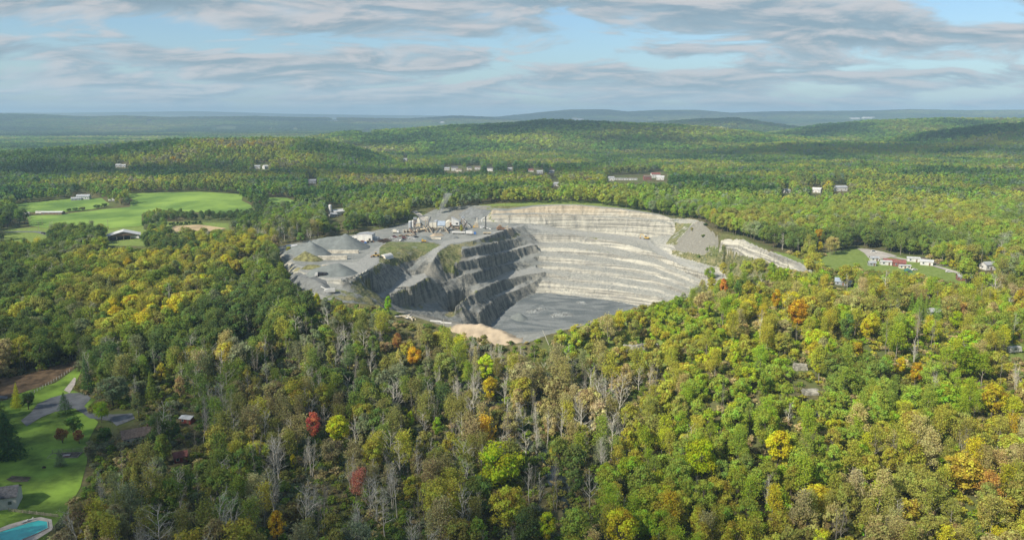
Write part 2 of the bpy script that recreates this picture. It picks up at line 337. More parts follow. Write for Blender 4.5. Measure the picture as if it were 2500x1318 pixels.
def m_quarry():
    m = bpy.data.materials.new('quarry_rock'); m.use_nodes = True; t = NT(m.node_tree); b = t.n['Principled BSDF']
    g = t.add('ShaderNodeNewGeometry'); pos = g.outputs['Position']
    at = lambda n: t.add('ShaderNodeAttribute', attribute_name=n).outputs['Fac']
    sp = t.add('ShaderNodeSeparateXYZ', {0: pos}); z = sp.outputs[2]
    nz = at('flatness')
    big = t.noise(pos, 0.025, 5, 0.6); mid = t.noise(pos, 0.12, 5, 0.65); fine = t.noise(pos, 0.55, 4, 0.7)
    # strata: thin beds that follow height, broken by joints
    sv = t.add('ShaderNodeMapping', {'Vector': pos, 'Scale': (0.012, 0.012, 0.75)}).outputs[0]
    beds = t.noise(sv, 1.0, 6, 0.75); sv2 = t.add('ShaderNodeMapping', {'Vector': pos, 'Scale': (0.03, 0.03, 0.28), 'Location': (3, 3, 3)}).outputs[0]
    beds2 = t.noise(sv2, 1.0, 3, 0.6)
    jv = t.add('ShaderNodeMapping', {'Vector': pos, 'Scale': (0.22, 0.22, 0.012)}).outputs[0]; joints = t.noise(jv, 1.0, 4, 0.75)
    rock = t.mix(t.ramp(beds, .42, .57), (0.19, 0.18, 0.155), (0.45, 0.425, 0.35))
    rock = t.mix(t.math('MULTIPLY', t.ramp(beds2, .54, .68), .5), rock, (0.23, 0.225, 0.205))
    rock = t.mix(t.math('MULTIPLY', t.ramp(joints, .56, .66), .55), rock, (0.13, 0.135, 0.135))
    rock = t.mix(t.math('MULTIPLY', t.ramp(mid, .52, .72), .5), rock, (0.48, 0.45, 0.36))
    tan = t.math('MULTIPLY', t.ramp(z, 10.0, 20.0), t.ramp(big, .25, .55))
    rock = t.mix(t.math('MULTIPLY', tan, .55), rock, (0.46, 0.355, 0.22))
    blue = t.ramp(at('west_shade'), 0.2, 0.8)
    rock = t.mix(t.math('MULTIPLY', blue, .85), rock, t.mix(t.ramp(joints, .4, .6), (0.065, 0.071, 0.068), (0.225, 0.215, 0.18)))  # left wall is the same rock; its shade is painted in as darker colour
    grav = t.mix(t.ramp(mid, .3, .7), (0.15, 0.157, 0.145), (0.225, 0.23, 0.21))
    grav = t.mix(t.math('MULTIPLY', t.ramp(big, .4, .65), .5), grav, (0.28, 0.272, 0.24))
    grav = t.mix(t.math('MULTIPLY', t.math('SUBTRACT', 1.0, blue), t.math('MULTIPLY', t.ramp(sp.outputs[0], 20.0, 45.0), t.ramp(fine, .3, .65))), grav, (0.33, 0.32, 0.275))
    grav = t.mix(t.math('MULTIPLY', at('road'), .6), grav, (0.31, 0.305, 0.28))
    fl = t.math('MULTIPLY', t.ramp(z, -42.8, -44.2), t.ramp(nz, .85, .97))
    swirl = t.noise(t.add('ShaderNodeMapping', {'Vector': pos, 'Scale': (0.02, 0.05, 0.01)}).outputs[0], 1.0, 6, .6, 1.6)
    floor = t.mix(t.ramp(swirl, .40, .60), (0.095, 0.108, 0.11), (0.18, 0.19, 0.185))
    grav = t.mix(fl, grav, floor)
    col = t.mix(t.ramp(nz, .74, .93), rock, grav)
    vg = t.ramp(t.math('ADD', at('veg'), t.math('MULTIPLY', t.math('SUBTRACT', mid, .5), 1.3)), .42, .62)
    vcol = t.mix(t.ramp(fine, .35, .65), (0.055, 0.075, 0.022), (0.19, 0.175, 0.075))
    vcol = t.mix(t.math('MULTIPLY', t.ramp(mid, .5, .62), .7), vcol, (0.26, 0.225, 0.12))
    vcol = t.mix(t.math('MULTIPLY', t.ramp(big, .45, .6), .5), vcol, (0.10, 0.14, 0.04))
    col = t.mix(vg, col, vcol)
    sc = at('spoil'); col = t.mix(t.math('MULTIPLY', t.ramp(t.math('ADD', sc, t.math('MULTIPLY', t.math('SUBTRACT', fine, .5), .5)), .45, .6), t.math('SUBTRACT', 1.0, vg)), col, t.mix(fine, (0.15, 0.142, 0.12), (0.25, 0.237, 0.195)))
    col = t.mix(t.math('MULTIPLY', t.math('SUBTRACT', fine, .5), .9, 0, False), col, (1, 1, 1), 'OVERLAY')
    t.l.new(col, b.inputs['Base Color']); b.inputs['Roughness'].default_value = .9; b.inputs['Specular IOR Level'].default_value = .2
    bp = t.add('ShaderNodeBump', {'Height': t.math('ADD', fine, t.math('MULTIPLY', beds, 1.5)), 'Strength': .7, 'Distance': 1.2})
    t.l.new(bp.outputs[0], b.inputs['Normal'])
    return m
def m_ground():
    m = bpy.data.materials.new('woodland_floor'); m.use_nodes = True; t = NT(m.node_tree); b = t.n['Principled BSDF']
    pos = t.add('ShaderNodeNewGeometry').outputs['Position']
    a = t.noise(pos, 0.35, 4, .7); c = t.noise(pos, 0.02, 5, .6); d = t.noise(pos, 0.004, 6, .65)
    near = t.mix(t.ramp(a, .3, .7), (0.065, 0.06, 0.03), (0.15, 0.135, 0.065))
    near = t.mix(t.ramp(c, .45, .6), near, (0.10, 0.12, 0.04))
    far = t.mix(t.ramp(c, .35, .65), (0.035, 0.055, 0.025), (0.075, 0.095, 0.035))
    far = t.mix(t.ramp(d, .52, .62), far, (0.12, 0.13, 0.06))
    sp = t.add('ShaderNodeSeparateXYZ', {0: pos})
    at = lambda n: t.add('ShaderNodeAttribute', attribute_name=n).outputs['Fac']
    col = t.mix(t.ramp(sp.outputs[1], 1500.0, 4000.0), near, far)
    col = t.mix(at('turf'), col, t.mix(t.ramp(a, .3, .7), (0.12, 0.17, 0.04), (0.2, 0.25, 0.07)))
    t.l.new(col, b.inputs['Base Color']); b.inputs['Roughness'].default_value = 1; b.inputs['Specular IOR Level'].default_value = 0
    return m

def new_mesh(name, verts, faces, mats, smooth=False, mi=None):
    me = bpy.data.meshes.new(name)
    verts = np.asarray(verts, np.float32); faces = np.asarray(faces, np.int32)
    k = faces.shape[1]
    me.vertices.add(len(verts)); me.vertices.foreach_set('co', verts.ravel())
    me.loops.add(faces.size); me.loops.foreach_set('vertex_index', faces.ravel())
    me.polygons.add(len(faces)); me.polygons.foreach_set('loop_start', np.arange(0, faces.size, k, dtype=np.int32))
    for m in mats: me.materials.append(m)
    if mi is not None: me.polygons.foreach_set('material_index', np.asarray(mi, np.int32))
    me.polygons.foreach_set('use_smooth', np.full(len(faces), smooth))
    me.update(calc_edges=True); me.validate(); return me
def fattr(me, name, v, dom='POINT'):
    a = me.attributes.new(name, 'FLOAT', dom); a.data.foreach_set('value', np.asarray(v, np.float32))
def struct(name, me, kind='structure'):
    o = bpy.data.objects.new(name, me); C.objects.link(o); o['kind'] = kind; return o

# ------------------------------------------------------------------ ground sheet and quarry pit
def spread_out(start, step, grow, end):
    v = [start]; s = step
    while v[-1] < end: v.append(v[-1] + s); s *= grow
    return np.array(v[1:])
xs_r = spread_out(GX1, 3.0, 1.035, 15000); xs_l = spread_out(-GX0, 3.0, 1.035, 15000)
XS = np.concatenate([-xs_l[::-1], gx, xs_r])
ys_f = spread_out(GY1, 3.0, 1.022, 22000); ys_n = np.arange(396 - 4, 60, -4.0); ys_b = 60 - spread_out(0, 8, 1.15, 2500)
YS = np.concatenate([ys_b[::-1], [60.0], ys_n[::-1], gy, ys_f])
XX, YY = np.meshgrid(XS, YS)
ZZ = base_z(XX, YY)
ix0 = len(xs_l); iy0 = len(ys_b) + 1 + len(ys_n)
ZZ[iy0:iy0 + NY, ix0:ix0 + NX] = QZ2
NXA, NYA = len(XS), len(YS)
verts = np.stack([XX.ravel(), YY.ravel(), ZZ.ravel()], 1)
idx = np.arange(NXA * NYA).reshape(NYA, NXA)
quads = np.stack([idx[:-1, :-1].ravel(), idx[:-1, 1:].ravel(), idx[1:, 1:].ravel(), idx[1:, :-1].ravel()], 1)
qm = np.zeros((NYA, NXA), bool); qm[iy0:iy0 + NY, ix0:ix0 + NX] = INQ
inq = qm.ravel()[quads].all(1)
def submesh(name, q, mats, smooth):
    u, inv = np.unique(q, return_inverse=True)
    return u, new_mesh(name, verts[u], inv.reshape(q.shape), mats, smooth)
gu, gm = submesh('ground', quads[~inq], [m_ground()], True)
ground = struct('ground', gm)
gpx, gpy = project(verts[gu, 0], verts[gu, 1], verts[gu, 2])
turf = np.zeros(len(gu))
TURF = [[(1880, 612), (1960, 625), (2100, 605), (2350, 660), (2380, 700), (2100, 700), (1990, 662)], [(1700, 690), (1560, 745), (1420, 795), (1350, 860), (1600, 900), (1900, 850), (2300, 830), (2500, 900), (2500, 780), (2000, 720)],
        [(2240, 760), (2500, 700), (2500, 840), (2300, 820)], [(0, 560), (360, 540), (560, 545), (560, 590), (380, 600), (100, 600), (0, 590)], [(1130, 505), (1300, 490), (1500, 490), (1650, 515), (1720, 530), (1640, 532), (1400, 503), (1200, 503)],
        [(0, 740), (140, 740), (140, 830), (0, 840)]]
for p in TURF: turf = np.maximum(turf, inpoly(gpx, gpy, p).astype(float))
fattr(gm, 'turf', turf)
qu, qmsh = submesh('quarry_pit', quads[inq], [m_quarry()], False)
pit = struct('quarry_pit', qmsh)
gj, gi = (qu // NXA) - iy0, (qu % NXA) - ix0
sl_y, sl_x = np.gradient(QZ, GS); slope = np.hypot(sl_x, sl_y)
sl_y2, sl_x2 = np.gradient(QZ2, GS); slope2 = np.hypot(sl_x2, sl_y2)
nzv = 1 / np.sqrt(1 + slope2 ** 2)
fattr(qmsh, 'flatness', nzv[gj, gi])
vpx, vpy = project(verts[qu, 0], verts[qu, 1], verts[qu, 2])
veg = np.zeros(len(qu)); spoil = np.zeros(len(qu)); west_shade = np.zeros(len(qu))
for p, a in (([(925, 605), (945, 590), (975, 590), (1060, 592), (1078, 598), (1058, 608), (1035, 624), (1000, 640), (960, 650), (925, 640)], .72),
             ([(1066, 618), (1100, 596), (1128, 596), (1128, 625), (1122, 640), (1108, 642), (1120, 668), (1105, 674), (1085, 665)], .75),
             ([(1108, 600), (1130, 592), (1200, 578), (1260, 568), (1274, 574), (1255, 583), (1200, 592), (1150, 602)], .5),
             ([(925, 640), (897, 664), (870, 680), (850, 692), (860, 712), (890, 725), (930, 725), (900, 700), (905, 680), (930, 665), (935, 645)], .6),
             ([(870, 715), (950, 730), (960, 752), (850, 735), (790, 725), (820, 705)], .55), ([(700, 650), (735, 650), (738, 672), (760, 690), (740, 705), (715, 690)], .45),
             ([(1010, 697), (1050, 672), (1052, 690), (1010, 715), (955, 728), (955, 716)], .55), ([(980, 748), (1040, 742), (1030, 756), (985, 757)], .5), ([(1082, 768), (1130, 747), (1132, 757), (1098, 778)], .6),
             ([(1116, 742), (1165, 705), (1165, 714), (1125, 745)], .45), ([(1640, 610), (1700, 618), (1790, 640), (1790, 662), (1720, 645), (1640, 622)], .7), ([(1640, 535), (1660, 545), (1690, 545), (1650, 600), (1625, 595), (1650, 560)], .6),
             ([(1790, 612), (1824, 624), (1851, 632), (1896, 648), (1936, 658), (1985, 668), (1990, 690), (1850, 705), (1780, 690), (1755, 640)], .75), ([(1730, 600), (1760, 590), (1800, 615), (1805, 635), (1720, 630)], .66), ([(1395, 575), (1480, 580), (1480, 588), (1395, 579)], .42), ([(1430, 603), (1500, 612), (1500, 620), (1430, 610)], .42),
             ([(1195, 496), (1300, 494), (1480, 494), (1720, 528), (1715, 536), (1640, 533), (1608, 522), (1562, 515), (1516, 508), (1468, 504), (1400, 498), (1310, 500), (1241, 510), (1200, 508)], .8), ([(1190, 500), (1205, 505), (1200, 530), (1225, 543), (1200, 545), (1185, 530)], .5), ([(1540, 625), (1620, 655), (1690, 672), (1660, 672), (1580, 652)], .3), ([(1800, 572), (1990, 640), (1990, 662), (1930, 630), (1850, 600)], .75)):
    veg = np.maximum(veg, inpoly(vpx, vpy, p) * a)
for p in ([(1085, 667), (1047, 643), (1033, 664), (1046, 676), (1090, 690), (1110, 676)], [(1715, 536), (1690, 548), (1645, 600), (1650, 612), (1730, 626), (1765, 600), (1760, 575), (1735, 552)], [(975, 755), (1170, 798), (1160, 815), (960, 770)], [(1130, 640), (1106, 640), (1120, 612), (1152, 626)], [(1110, 510), (1190, 503), (1190, 530), (1140, 530), (1080, 545)]):
    spoil = np.maximum(spoil, inpoly(vpx, vpy, p) * 1.0)
west_shade = inpoly(vpx, vpy, [(830, 690), (1095, 590), (1275, 548), (1312, 596), (1318, 650), (1332, 660), (1331, 678), (1318, 690), (1306, 716), (1190, 805), (960, 770), (880, 740)]).astype(float)  # outline of the left wall that gets the painted shade
road = np.zeros(len(qu))
for p in ([(1085, 588), (1112, 584), (1150, 582), (1260, 550), (1278, 548), (1277, 553), (1256, 557), (1219, 566), (1196, 575), (1150, 588), (1116, 592), (1100, 594), (1076, 608), (1062, 629), (1049, 643), (1034, 665), (1048, 672), (1010, 696), (962, 715), (950, 713), (1005, 672), (1028, 643), (1042, 624), (1059, 607)], [(1290, 548), (1400, 563), (1575, 580), (1600, 600), (1660, 634), (1712, 658), (1712, 664), (1650, 642), (1606, 620), (1575, 588), (1400, 571), (1290, 557)], [(700, 640), (735, 655), (760, 678), (850, 690), (930, 640), (960, 600), (940, 592), (870, 640), (800, 640), (760, 655)], [(1116, 742), (1162, 709), (1203, 690), (1241, 668), (1287, 654), (1330, 645), (1332, 664), (1287, 671), (1241, 682), (1203, 693), (1162, 712), (1118, 746)], [(1100, 634), (1173, 620), (1260, 603), (1311, 592), (1311, 599), (1230, 619), (1162, 634), (1106, 643)], [(1166, 736), (1207, 716), (1250, 700), (1307, 684), (1307, 690), (1253, 711), (1200, 740), (1168, 768)]):
    road = np.maximum(road, inpoly(vpx, vpy, p) * 1.0)
fattr(qmsh, 'road', road); fattr(qmsh, 'veg', veg); fattr(qmsh, 'spoil', spoil); fattr(qmsh, 'west_shade', west_shade)

# ------------------------------------------------------------------ trees: leaves, bark, models
def m_leaf(name, trans=.48):
    m = bpy.data.materials.new(name); m.use_nodes = True; t = NT(m.node_tree); t.n.remove(t.n['Principled BSDF']); out = t.n['Material Output']
    tint = t.add('ShaderNodeAttribute', attribute_name='tint', attribute_type='INSTANCER').outputs['Color']
    lv = t.add('ShaderNodeAttribute', attribute_name='lv').outputs['Fac']
    # leaf to leaf differences of hue and tone
    hs = t.add('ShaderNodeHueSaturation', {'Hue': t.math('ADD', .5, t.math('MULTIPLY', t.math('SUBTRACT', lv, .5), .10)), 'Saturation': 1.0, 'Value': t.math('ADD', .62, t.math('MULTIPLY', lv, .80)), 'Fac': 1.0, 'Color': tint})
    d = t.add('ShaderNodeBsdfDiffuse', {'Color': hs.outputs[0]}); tr = t.add('ShaderNodeBsdfTranslucent', {'Color': hs.outputs[0]})
    mx = t.add('ShaderNodeMixShader', {0: trans, 1: d.outputs[0], 2: tr.outputs[0]}); t.l.new(mx.outputs[0], out.inputs[0]); return m
LEAF = m_leaf('leaves')
BARK = mat('brown_bark', (0.12, 0.10, 0.075), .95, .3, 2.0)
PALE = mat('pale_bark', (0.47, 0.44, 0.37), .9, .22, 2.0)
MID = mat('grey_bark', (0.24, 0.215, 0.175), .95, .25, 2.0)

class Geo:
    def __init__(s): s.v = []; s.f = []; s.n = 0; s.lv = []
    def add(s, v, f, lv=None):
        v = np.asarray(v, float).reshape(-1, 3); f = np.asarray(f, int).reshape(-1, 4)
        s.v.append(v); s.f.append(f + s.n); s.n += len(v); s.lv.append(np.full(len(v), .5) if lv is None else lv)
    def tube(s, pts, rad, k=4):
        pts = np.asarray(pts, float); n = len(pts); t = np.gradient(pts, axis=0); t /= np.linalg.norm(t, axis=1)[:, None] + 1e-9
        up = np.where(np.abs(t[:, 2:3]) > .9, np.array([[1.0, 0, 0]]), np.array([[0, 0, 1.0]]))
        a = np.cross(t, up); a /= np.linalg.norm(a, axis=1)[:, None] + 1e-9; b = np.cross(t, a)
        ang = np.arange(k) * 2 * math.pi / k
        v = pts[:, None] + (a[:, None] * np.cos(ang)[None, :, None] + b[:, None] * np.sin(ang)[None, :, None]) * np.asarray(rad, float)[:, None, None]
        f = [[i * k + j, i * k + (j + 1) % k, (i + 1) * k + (j + 1) % k, (i + 1) * k + j] for i in range(n - 1) for j in range(k)]
        s.add(v.reshape(-1, 3), f)
    def leaves(s, pos, nor, size, lv, asp=1.0):
        n = len(pos); r = rs.randn(n, 3); a = np.cross(nor, r); a /= np.linalg.norm(a, axis=1)[:, None] + 1e-9; b = np.cross(nor, a)
        a = a * size[:, None]; b = b * (size * asp)[:, None]
        v = np.stack([pos - a, pos - b * .8 + nor * size[:, None] * .15, pos + a, pos + b * .8 - nor * size[:, None] * .1], 1).reshape(-1, 3)
        s.add(v, np.arange(n * 4).reshape(n, 4), np.repeat(lv, 4))
    def mesh(s, name, m, smooth=False):
        me = new_mesh(name, np.concatenate(s.v), np.concatenate(s.f), [m], smooth); fattr(me, 'lv', np.clip(np.concatenate(s.lv), 0, 1)); return me

def joined(name, parts):
    v = []; f = []; mi = []; lv = []; n = 0; ms = []
    for g, m in parts:
        if not g.v: continue
        vv = np.concatenate(g.v); ff = np.concatenate(g.f); v.append(vv); f.append(ff + n); n += len(vv); mi.append(np.full(len(ff), len(ms))); ms.append(m); lv.append(np.concatenate(g.lv))
    me = new_mesh(name, np.concatenate(v), np.concatenate(f), ms, False, np.concatenate(mi)); fattr(me, 'lv', np.clip(np.concatenate(lv), 0, 1)); return me

def unit(n, zb=0.0):
    d = rs.randn(n, 3); d[:, 2] += zb; return d / (np.linalg.norm(d, axis=1)[:, None] + 1e-9)
def crown(g, H, Rr, base, nb, nl, ls, egg=0.0, rb=.40, hollow=.6):
    cz = (H + base) / 2; hz = (H - base) / 2
    d = unit(nb, .25); rad = rs.uniform(hollow, .86, nb)[:, None]
    cen = d * rad * np.array([Rr, Rr, hz]); w_ = 1 - egg * np.clip(cen[:, 2] / hz, -1, 1); cen[:, :2] *= w_[:, None]; cen[:, 2] += cz
    for c in cen:
        br = Rr * rb * rs.uniform(.45, 1.2); tone = rs.normal(.5, .16)
        dd = unit(nl, .55); pos = c + dd * (br * (rs.uniform(.45, 1.12, nl) + rs.exponential(.10, nl))[:, None]) * np.array([1, 1, .8])
        nor = dd + rs.randn(nl, 3) * .45; nor /= np.linalg.norm(nor, axis=1)[:, None]
        g.leaves(pos, nor, ls * rs.uniform(.55, 1.25, nl), tone + rs.normal(0, .14, nl))
    return cen
def limbs(g, H, base, cen, r0):
    top = np.array([rs.normal(0, .3), rs.normal(0, .3), base + (H - base) * .6])
    pts = np.linspace([0, 0, -1.0], top, 6); pts[1:-1, :2] += rs.normal(0, .18, (4, 2)); g.tube(pts, np.linspace(r0, r0 * .35, 6), 5)
    for c in cen[::2]:
        t0 = rs.uniform(.35, .9); p0 = pts[0] + (top - pts[0]) * t0; m_ = (p0 + c) / 2 + np.array([0, 0, .4]); g.tube([p0, m_, c], [r0 * .4, r0 * .25, r0 * .08], 4)
def bare(g, H, spread, n1, r0, n2=4, n3=3, lean=.0, up=.75, first=.35):
    tips = []
    a0 = rs.uniform(0, 6.28); top = np.array([math.cos(a0) * lean * H, math.sin(a0) * lean * H, H * .97])
    k = 8; pts = np.linspace([0, 0, -1.0], top, k); pts[1:-1, :2] += rs.normal(0, .008 * H, (k - 2, 2)); g.tube(pts, np.linspace(r0, r0 * .16, k) , 5)
    def at(t): i = min(int(t * (k - 1)), k - 2); f = t * (k - 1) - i; return pts[i] * (1 - f) + pts[i + 1] * f
    for i in range(n1):
        t = first + (1 - first) * (i + rs.rand()) / n1; p = at(t); a = i * 2.4 + rs.normal(0, .4); L = H * spread * (1.15 - t * .75) * rs.uniform(.7, 1.2); u = up * rs.uniform(.7, 1.3)
        d = np.array([math.cos(a), math.sin(a), u]); d /= np.linalg.norm(d)
        q = [p]; dd = d.copy()
        for s_ in range(4): dd = dd + rs.normal(0, .14, 3) + np.array([0, 0, .10]); dd /= np.linalg.norm(dd); q.append(q[-1] + dd * L / 4)
        rr = r0 * (.5 - .3 * t); g.tube(q, np.linspace(rr, rr * .3, 5), 4); tips.append(q[-1])
        for j in range(n2):
            b = 1 + rs.rand() * 2.9; bi = int(b); pp = np.array(q[bi]) * (1 - (b - bi)) + np.array(q[min(bi + 1, 4)]) * (b - bi)
            d2 = dd + unit(1)[0] * .75 + np.array([0, 0, .2]); d2 /= np.linalg.norm(d2); L2 = L * rs.uniform(.3, .55); e = pp + d2 * L2; mm = (pp + e) / 2 + unit(1)[0] * L2 * .1
            g.tube([pp, mm, e], [rr * .34, rr * .22, rr * .1], 3); tips.append(e)
            for l in range(n3):
                d3 = d2 + unit(1)[0] * .8; d3 /= np.linalg.norm(d3); s0 = mm + (e - mm) * rs.rand(); e3 = s0 + d3 * L2 * rs.uniform(.35, .7); g.tube([s0, e3], [rr * .16, rr * .07], 3); tips.append(e3)
    return np.array(tips)
def needles(g, H, Rr, base, nlev, per, ls):
    for i in range(nlev):
        t = i / (nlev - 1); z = base + (H - base) * t; rr = Rr * (1 - t) ** .85 * rs.uniform(.88, 1.12) + .25; n = max(10, int(per * (1 - t * .85)))
        a = rs.uniform(0, 6.28, n); q = rr * np.sqrt(rs.uniform(.12, 1, n)); lump = 1 + .22 * np.sin(a * 5 + i * 1.7)
        pos = np.stack([np.cos(a) * q * lump, np.sin(a) * q * lump, z - q * .28 + rs.normal(0, .18, n)], 1)
        nor = np.stack([np.cos(a) * .55, np.sin(a) * .55, np.full(n, .9)], 1) + rs.randn(n, 3) * .3; nor /= np.linalg.norm(nor, axis=1)[:, None]
        g.leaves(pos, nor, ls * rs.uniform(.6, 1.2, n), .32 + .35 * q / (rr + .01) + rs.normal(0, .12, n), .7)

MODEL = {}   # kind -> list of dict(trunk mesh, crown mesh, joined mesh, coarse mesh)
def model(kind, H, tg, tm, cg, coarse=None):
    i = len(MODEL.setdefault(kind, []))
    MODEL[kind].append(dict(H=H, trunk=tg.mesh(kind + '_trunk', tm), crown=cg.mesh(kind + '_crown', LEAF) if cg and cg.v else None, full=(joined(kind + '_whole', [(tg, tm)] + ([(cg, LEAF)] if cg and cg.v else []))), coarse=coarse))
def leafy(kind, H, Rr, base, nb, nl, ls, egg, rb, tm=BARK, hollow=.6):
    t = Geo(); c = Geo(); cen = crown(c, H, Rr, base, nb, nl, ls, egg, rb, hollow); limbs(t, H, base, cen, .34)
    co = Geo(); crown(co, H, Rr, base, 16, 24, .95, egg, rb * 1.05, hollow)
    model(kind, H, t, tm, c, joined(kind + '_coarse', [(co, LEAF)]))
for i in range(3): leafy('broad', 17, 5.6 + .5 * i, 3.6, 46, 110, .36, (.05, .25, -.08)[i], .31)
for i in range(3): leafy('oval', 19, 4.2 + .3 * i, 4.0, 42, 100, .36, (.22, .45, .1)[i], .36)
for i in range(2): leafy('small', 9, 3.2 + .3 * i, 1.2, 20, 100, .34, .12, .44)
for i in range(3):   # thin autumn crowns: the limbs show
    t = Geo(); tips = bare(t, 17, .28, 13, .24, 4, 2, .02, .8, .35); c = Geo(); n = 2000
    b = tips[rs.randint(0, len(tips), n)]; pos = b + rs.normal(0, .8, (n, 3)); c.leaves(pos, unit(n, .6), .27 * rs.uniform(.6, 1.2, n), rs.normal(.5, .17, n))
    co = Geo(); b = tips[rs.randint(0, len(tips), 330)]; co.leaves(b + rs.normal(0, 1.0, (330, 3)), unit(330, .6), .72 * rs.uniform(.6, 1.2, 330), rs.normal(.45, .17, 330))
    model('thin', 17, t, MID, c, joined('thin_coarse', [(co, LEAF)]))
BARE = [(17, .20, 15, .15, 1.6, .42, 2), (18, .24, 16, .21, 1.25, .40, 1), (15, .34, 14, .24, .9, .28, 1), (19, .16, 16, .15, 1.9, .5, 1), (14, .40, 15, .24, .8, .22, 1), (17, .24, 16, .16, 1.4, .36, 3)]
for i, (hh, sp_, n1_, r_, up_, fi_, stems) in enumerate(BARE):
    t = Geo()
    for q in range(stems):
        g2 = Geo(); bare(g2, hh * (1 - .12 * q), sp_, n1_, r_, 5, 4, .03 + .09 * q, up_, fi_); t.add(np.concatenate(g2.v) + np.array([.5 * q, .35 * q, 0]), np.concatenate(g2.f))
    model('bare', hh, t, PALE if i % 3 else MID, None)
for i in range(2):
    t = Geo(); t.tube([[0, 0, -1], [0, 0, 9], [0, 0, 19.5]], [.32, .2, .04], 5); c = Geo(); needles(c, 20, 4.4 + i, 1.0, 26, 150, .42)
    co = Geo(); needles(co, 20, 4.4, 1, 12, 45, 1.0); model('conifer', 20, t, BARK, c, joined('conifer_coarse', [(co, LEAF)]))
for i in range(3):
    t = Geo(); t.tube([[0, 0, -.5], [0, 0, 1]], [.1, .05], 4); c = Geo(); crown(c, 3.2, 2.0 + .3 * i, -.3, 10, 34, .34, 0, .5, .5); model('shrub', 3.2, t, BARK, c)
# a patch of far canopy: many crowns seen as texture from kilometres away
canopy = []
for i in range(3):
    g = Geo()
    for k in range(34):
        x, y = rs.uniform(-21, 21, 2); h = rs.uniform(8, 13); r = rs.uniform(3.5, 6); n = 16; d = unit(n, .5); tone = rs.normal(.5, .22)
        g.leaves(np.array([x, y, h]) + d * np.array([r, r, r * .75]), d, r * .5 * rs.uniform(.6, 1.1, n), tone + rs.normal(0, .1, n))
    canopy.append(joined('canopy_patch', [(g, LEAF)]))

# ------------------------------------------------------------------ where trees stand
QVIS = [(672, 610), (700, 597), (760, 590), (830, 571), (870, 574), (878, 560), (918, 563), (1000, 536), (1003, 512), (1050, 508), (1072, 520), (1100, 518), (1150, 502), (1200, 497), (1300, 498), (1400, 496), (1480, 502), (1560, 513), (1640, 529), (1660, 538), (1700, 533), (1728, 545), (1757, 574), (1808, 576), (1850, 592), (1900, 610),
        (1960, 634), (1992, 662), (1890, 650), (1800, 645), (1722, 640), (1713, 672), (1690, 692), (1650, 715), (1610, 733), (1540, 752), (1480, 768), (1420, 788), (1380, 800), (1290, 826), (1268, 832), (1200, 826), (1125, 804), (1060, 790), (985, 780), (952, 762), (930, 745), (850, 742), (810, 722), (788, 712), (760, 705), (722, 692), (700, 655)]
FIELDS = {'pasture_field': [(295, 474), (360, 472), (486, 469), (594, 476), (590, 490), (612, 501), (622, 516), (540, 523), (396, 513), (346, 524), (346, 552), (252, 560), (151, 562), (72, 552), (66, 528), (162, 522), (252, 512), (317, 506), (324, 487)],
          'hill_field': [(31, 498), (180, 485), (248, 484), (268, 500), (223, 512), (155, 519), (40, 519)],
          'narrow_field': [(642, 482), (702, 484), (736, 496), (720, 504), (662, 508)],
          'stubble_field': [(421, 553), (486, 549), (553, 558), (486, 573), (421, 574)],
          'house_meadow': [(2440, 707), (2530, 701), (2530, 722), (2400, 727)]}
LAWN = [(-40, 1010), (20, 1000), (70, 1030), (160, 1000), (215, 1010), (240, 1030), (215, 1075), (212, 1130), (196, 1190), (170, 1235), (150, 1262), (130, 1285), (110, 1318), (60, 1345), (-60, 1345)]
LAWN2 = [(-40, 990), (20, 975), (60, 955), (135, 935), (190, 895), (200, 905), (175, 950), (200, 962), (235, 975), (210, 1000), (150, 1005), (60, 1030), (-40, 1030)]
DRY = [(-40, 930), (60, 915), (185, 880), (192, 893), (120, 935), (60, 957), (-40, 985)]
YARD_R = [(1975, 640), (2085, 604), (2117, 607), (2160, 614), (2232, 630), (2280, 640), (2345, 664), (2345, 688), (2250, 668), (2180, 660), (2120, 655), (2095, 640), (2030, 655)]
CLEAR = [QVIS, LAWN, LAWN2, DRY, YARD_R, [(0, 560), (105, 556), (125, 572), (100, 582), (0, 578)], [(262, 556), (345, 556), (345, 588), (262, 588)], [(410, 540), (562, 538), (562, 560), (410, 552)],
         [(796, 505), (840, 507), (840, 532), (796, 532)], [(1395, 560), (1400, 560), (1400, 561)], [(232, 1000), (330, 1000), (335, 1025), (300, 1075), (232, 1030)], [(436, 1004), (478, 1004), (478, 1034), (436, 1034)], [(425, 1092), (458, 1092), (458, 1124), (425, 1124)],
         [(1485, 428), (1625, 423), (1635, 444), (1485, 446)], [(2035, 456), (2072, 456), (2072, 470), (2035, 470)], [(1088, 408), (1128, 408), (1128, 420), (1088, 420)], [(2452, 842), (2500, 838), (2500, 866), (2452, 864)], [(2390, 640), (2420, 640), (2420, 664), (2390, 664)]] + list(FIELDS.values())
SPARSE = [(1515, 815), (1600, 812), (1620, 860), (1560, 905), (1500, 880)], [(1925, 850), (1975, 870), (2020, 1020), (1990, 1040), (1930, 940)], [(1300, 838), (1345, 828), (1350, 880), (1315, 880)]
RIDGE_LOW = [(1280, 830), (1430, 785), (1560, 748), (1640, 738), (1690, 740), (1800, 800), (1900, 860), (2080, 960), (2050, 1050), (1900, 1010), (1700, 930), (1560, 900), (1420, 880), (1330, 870)]

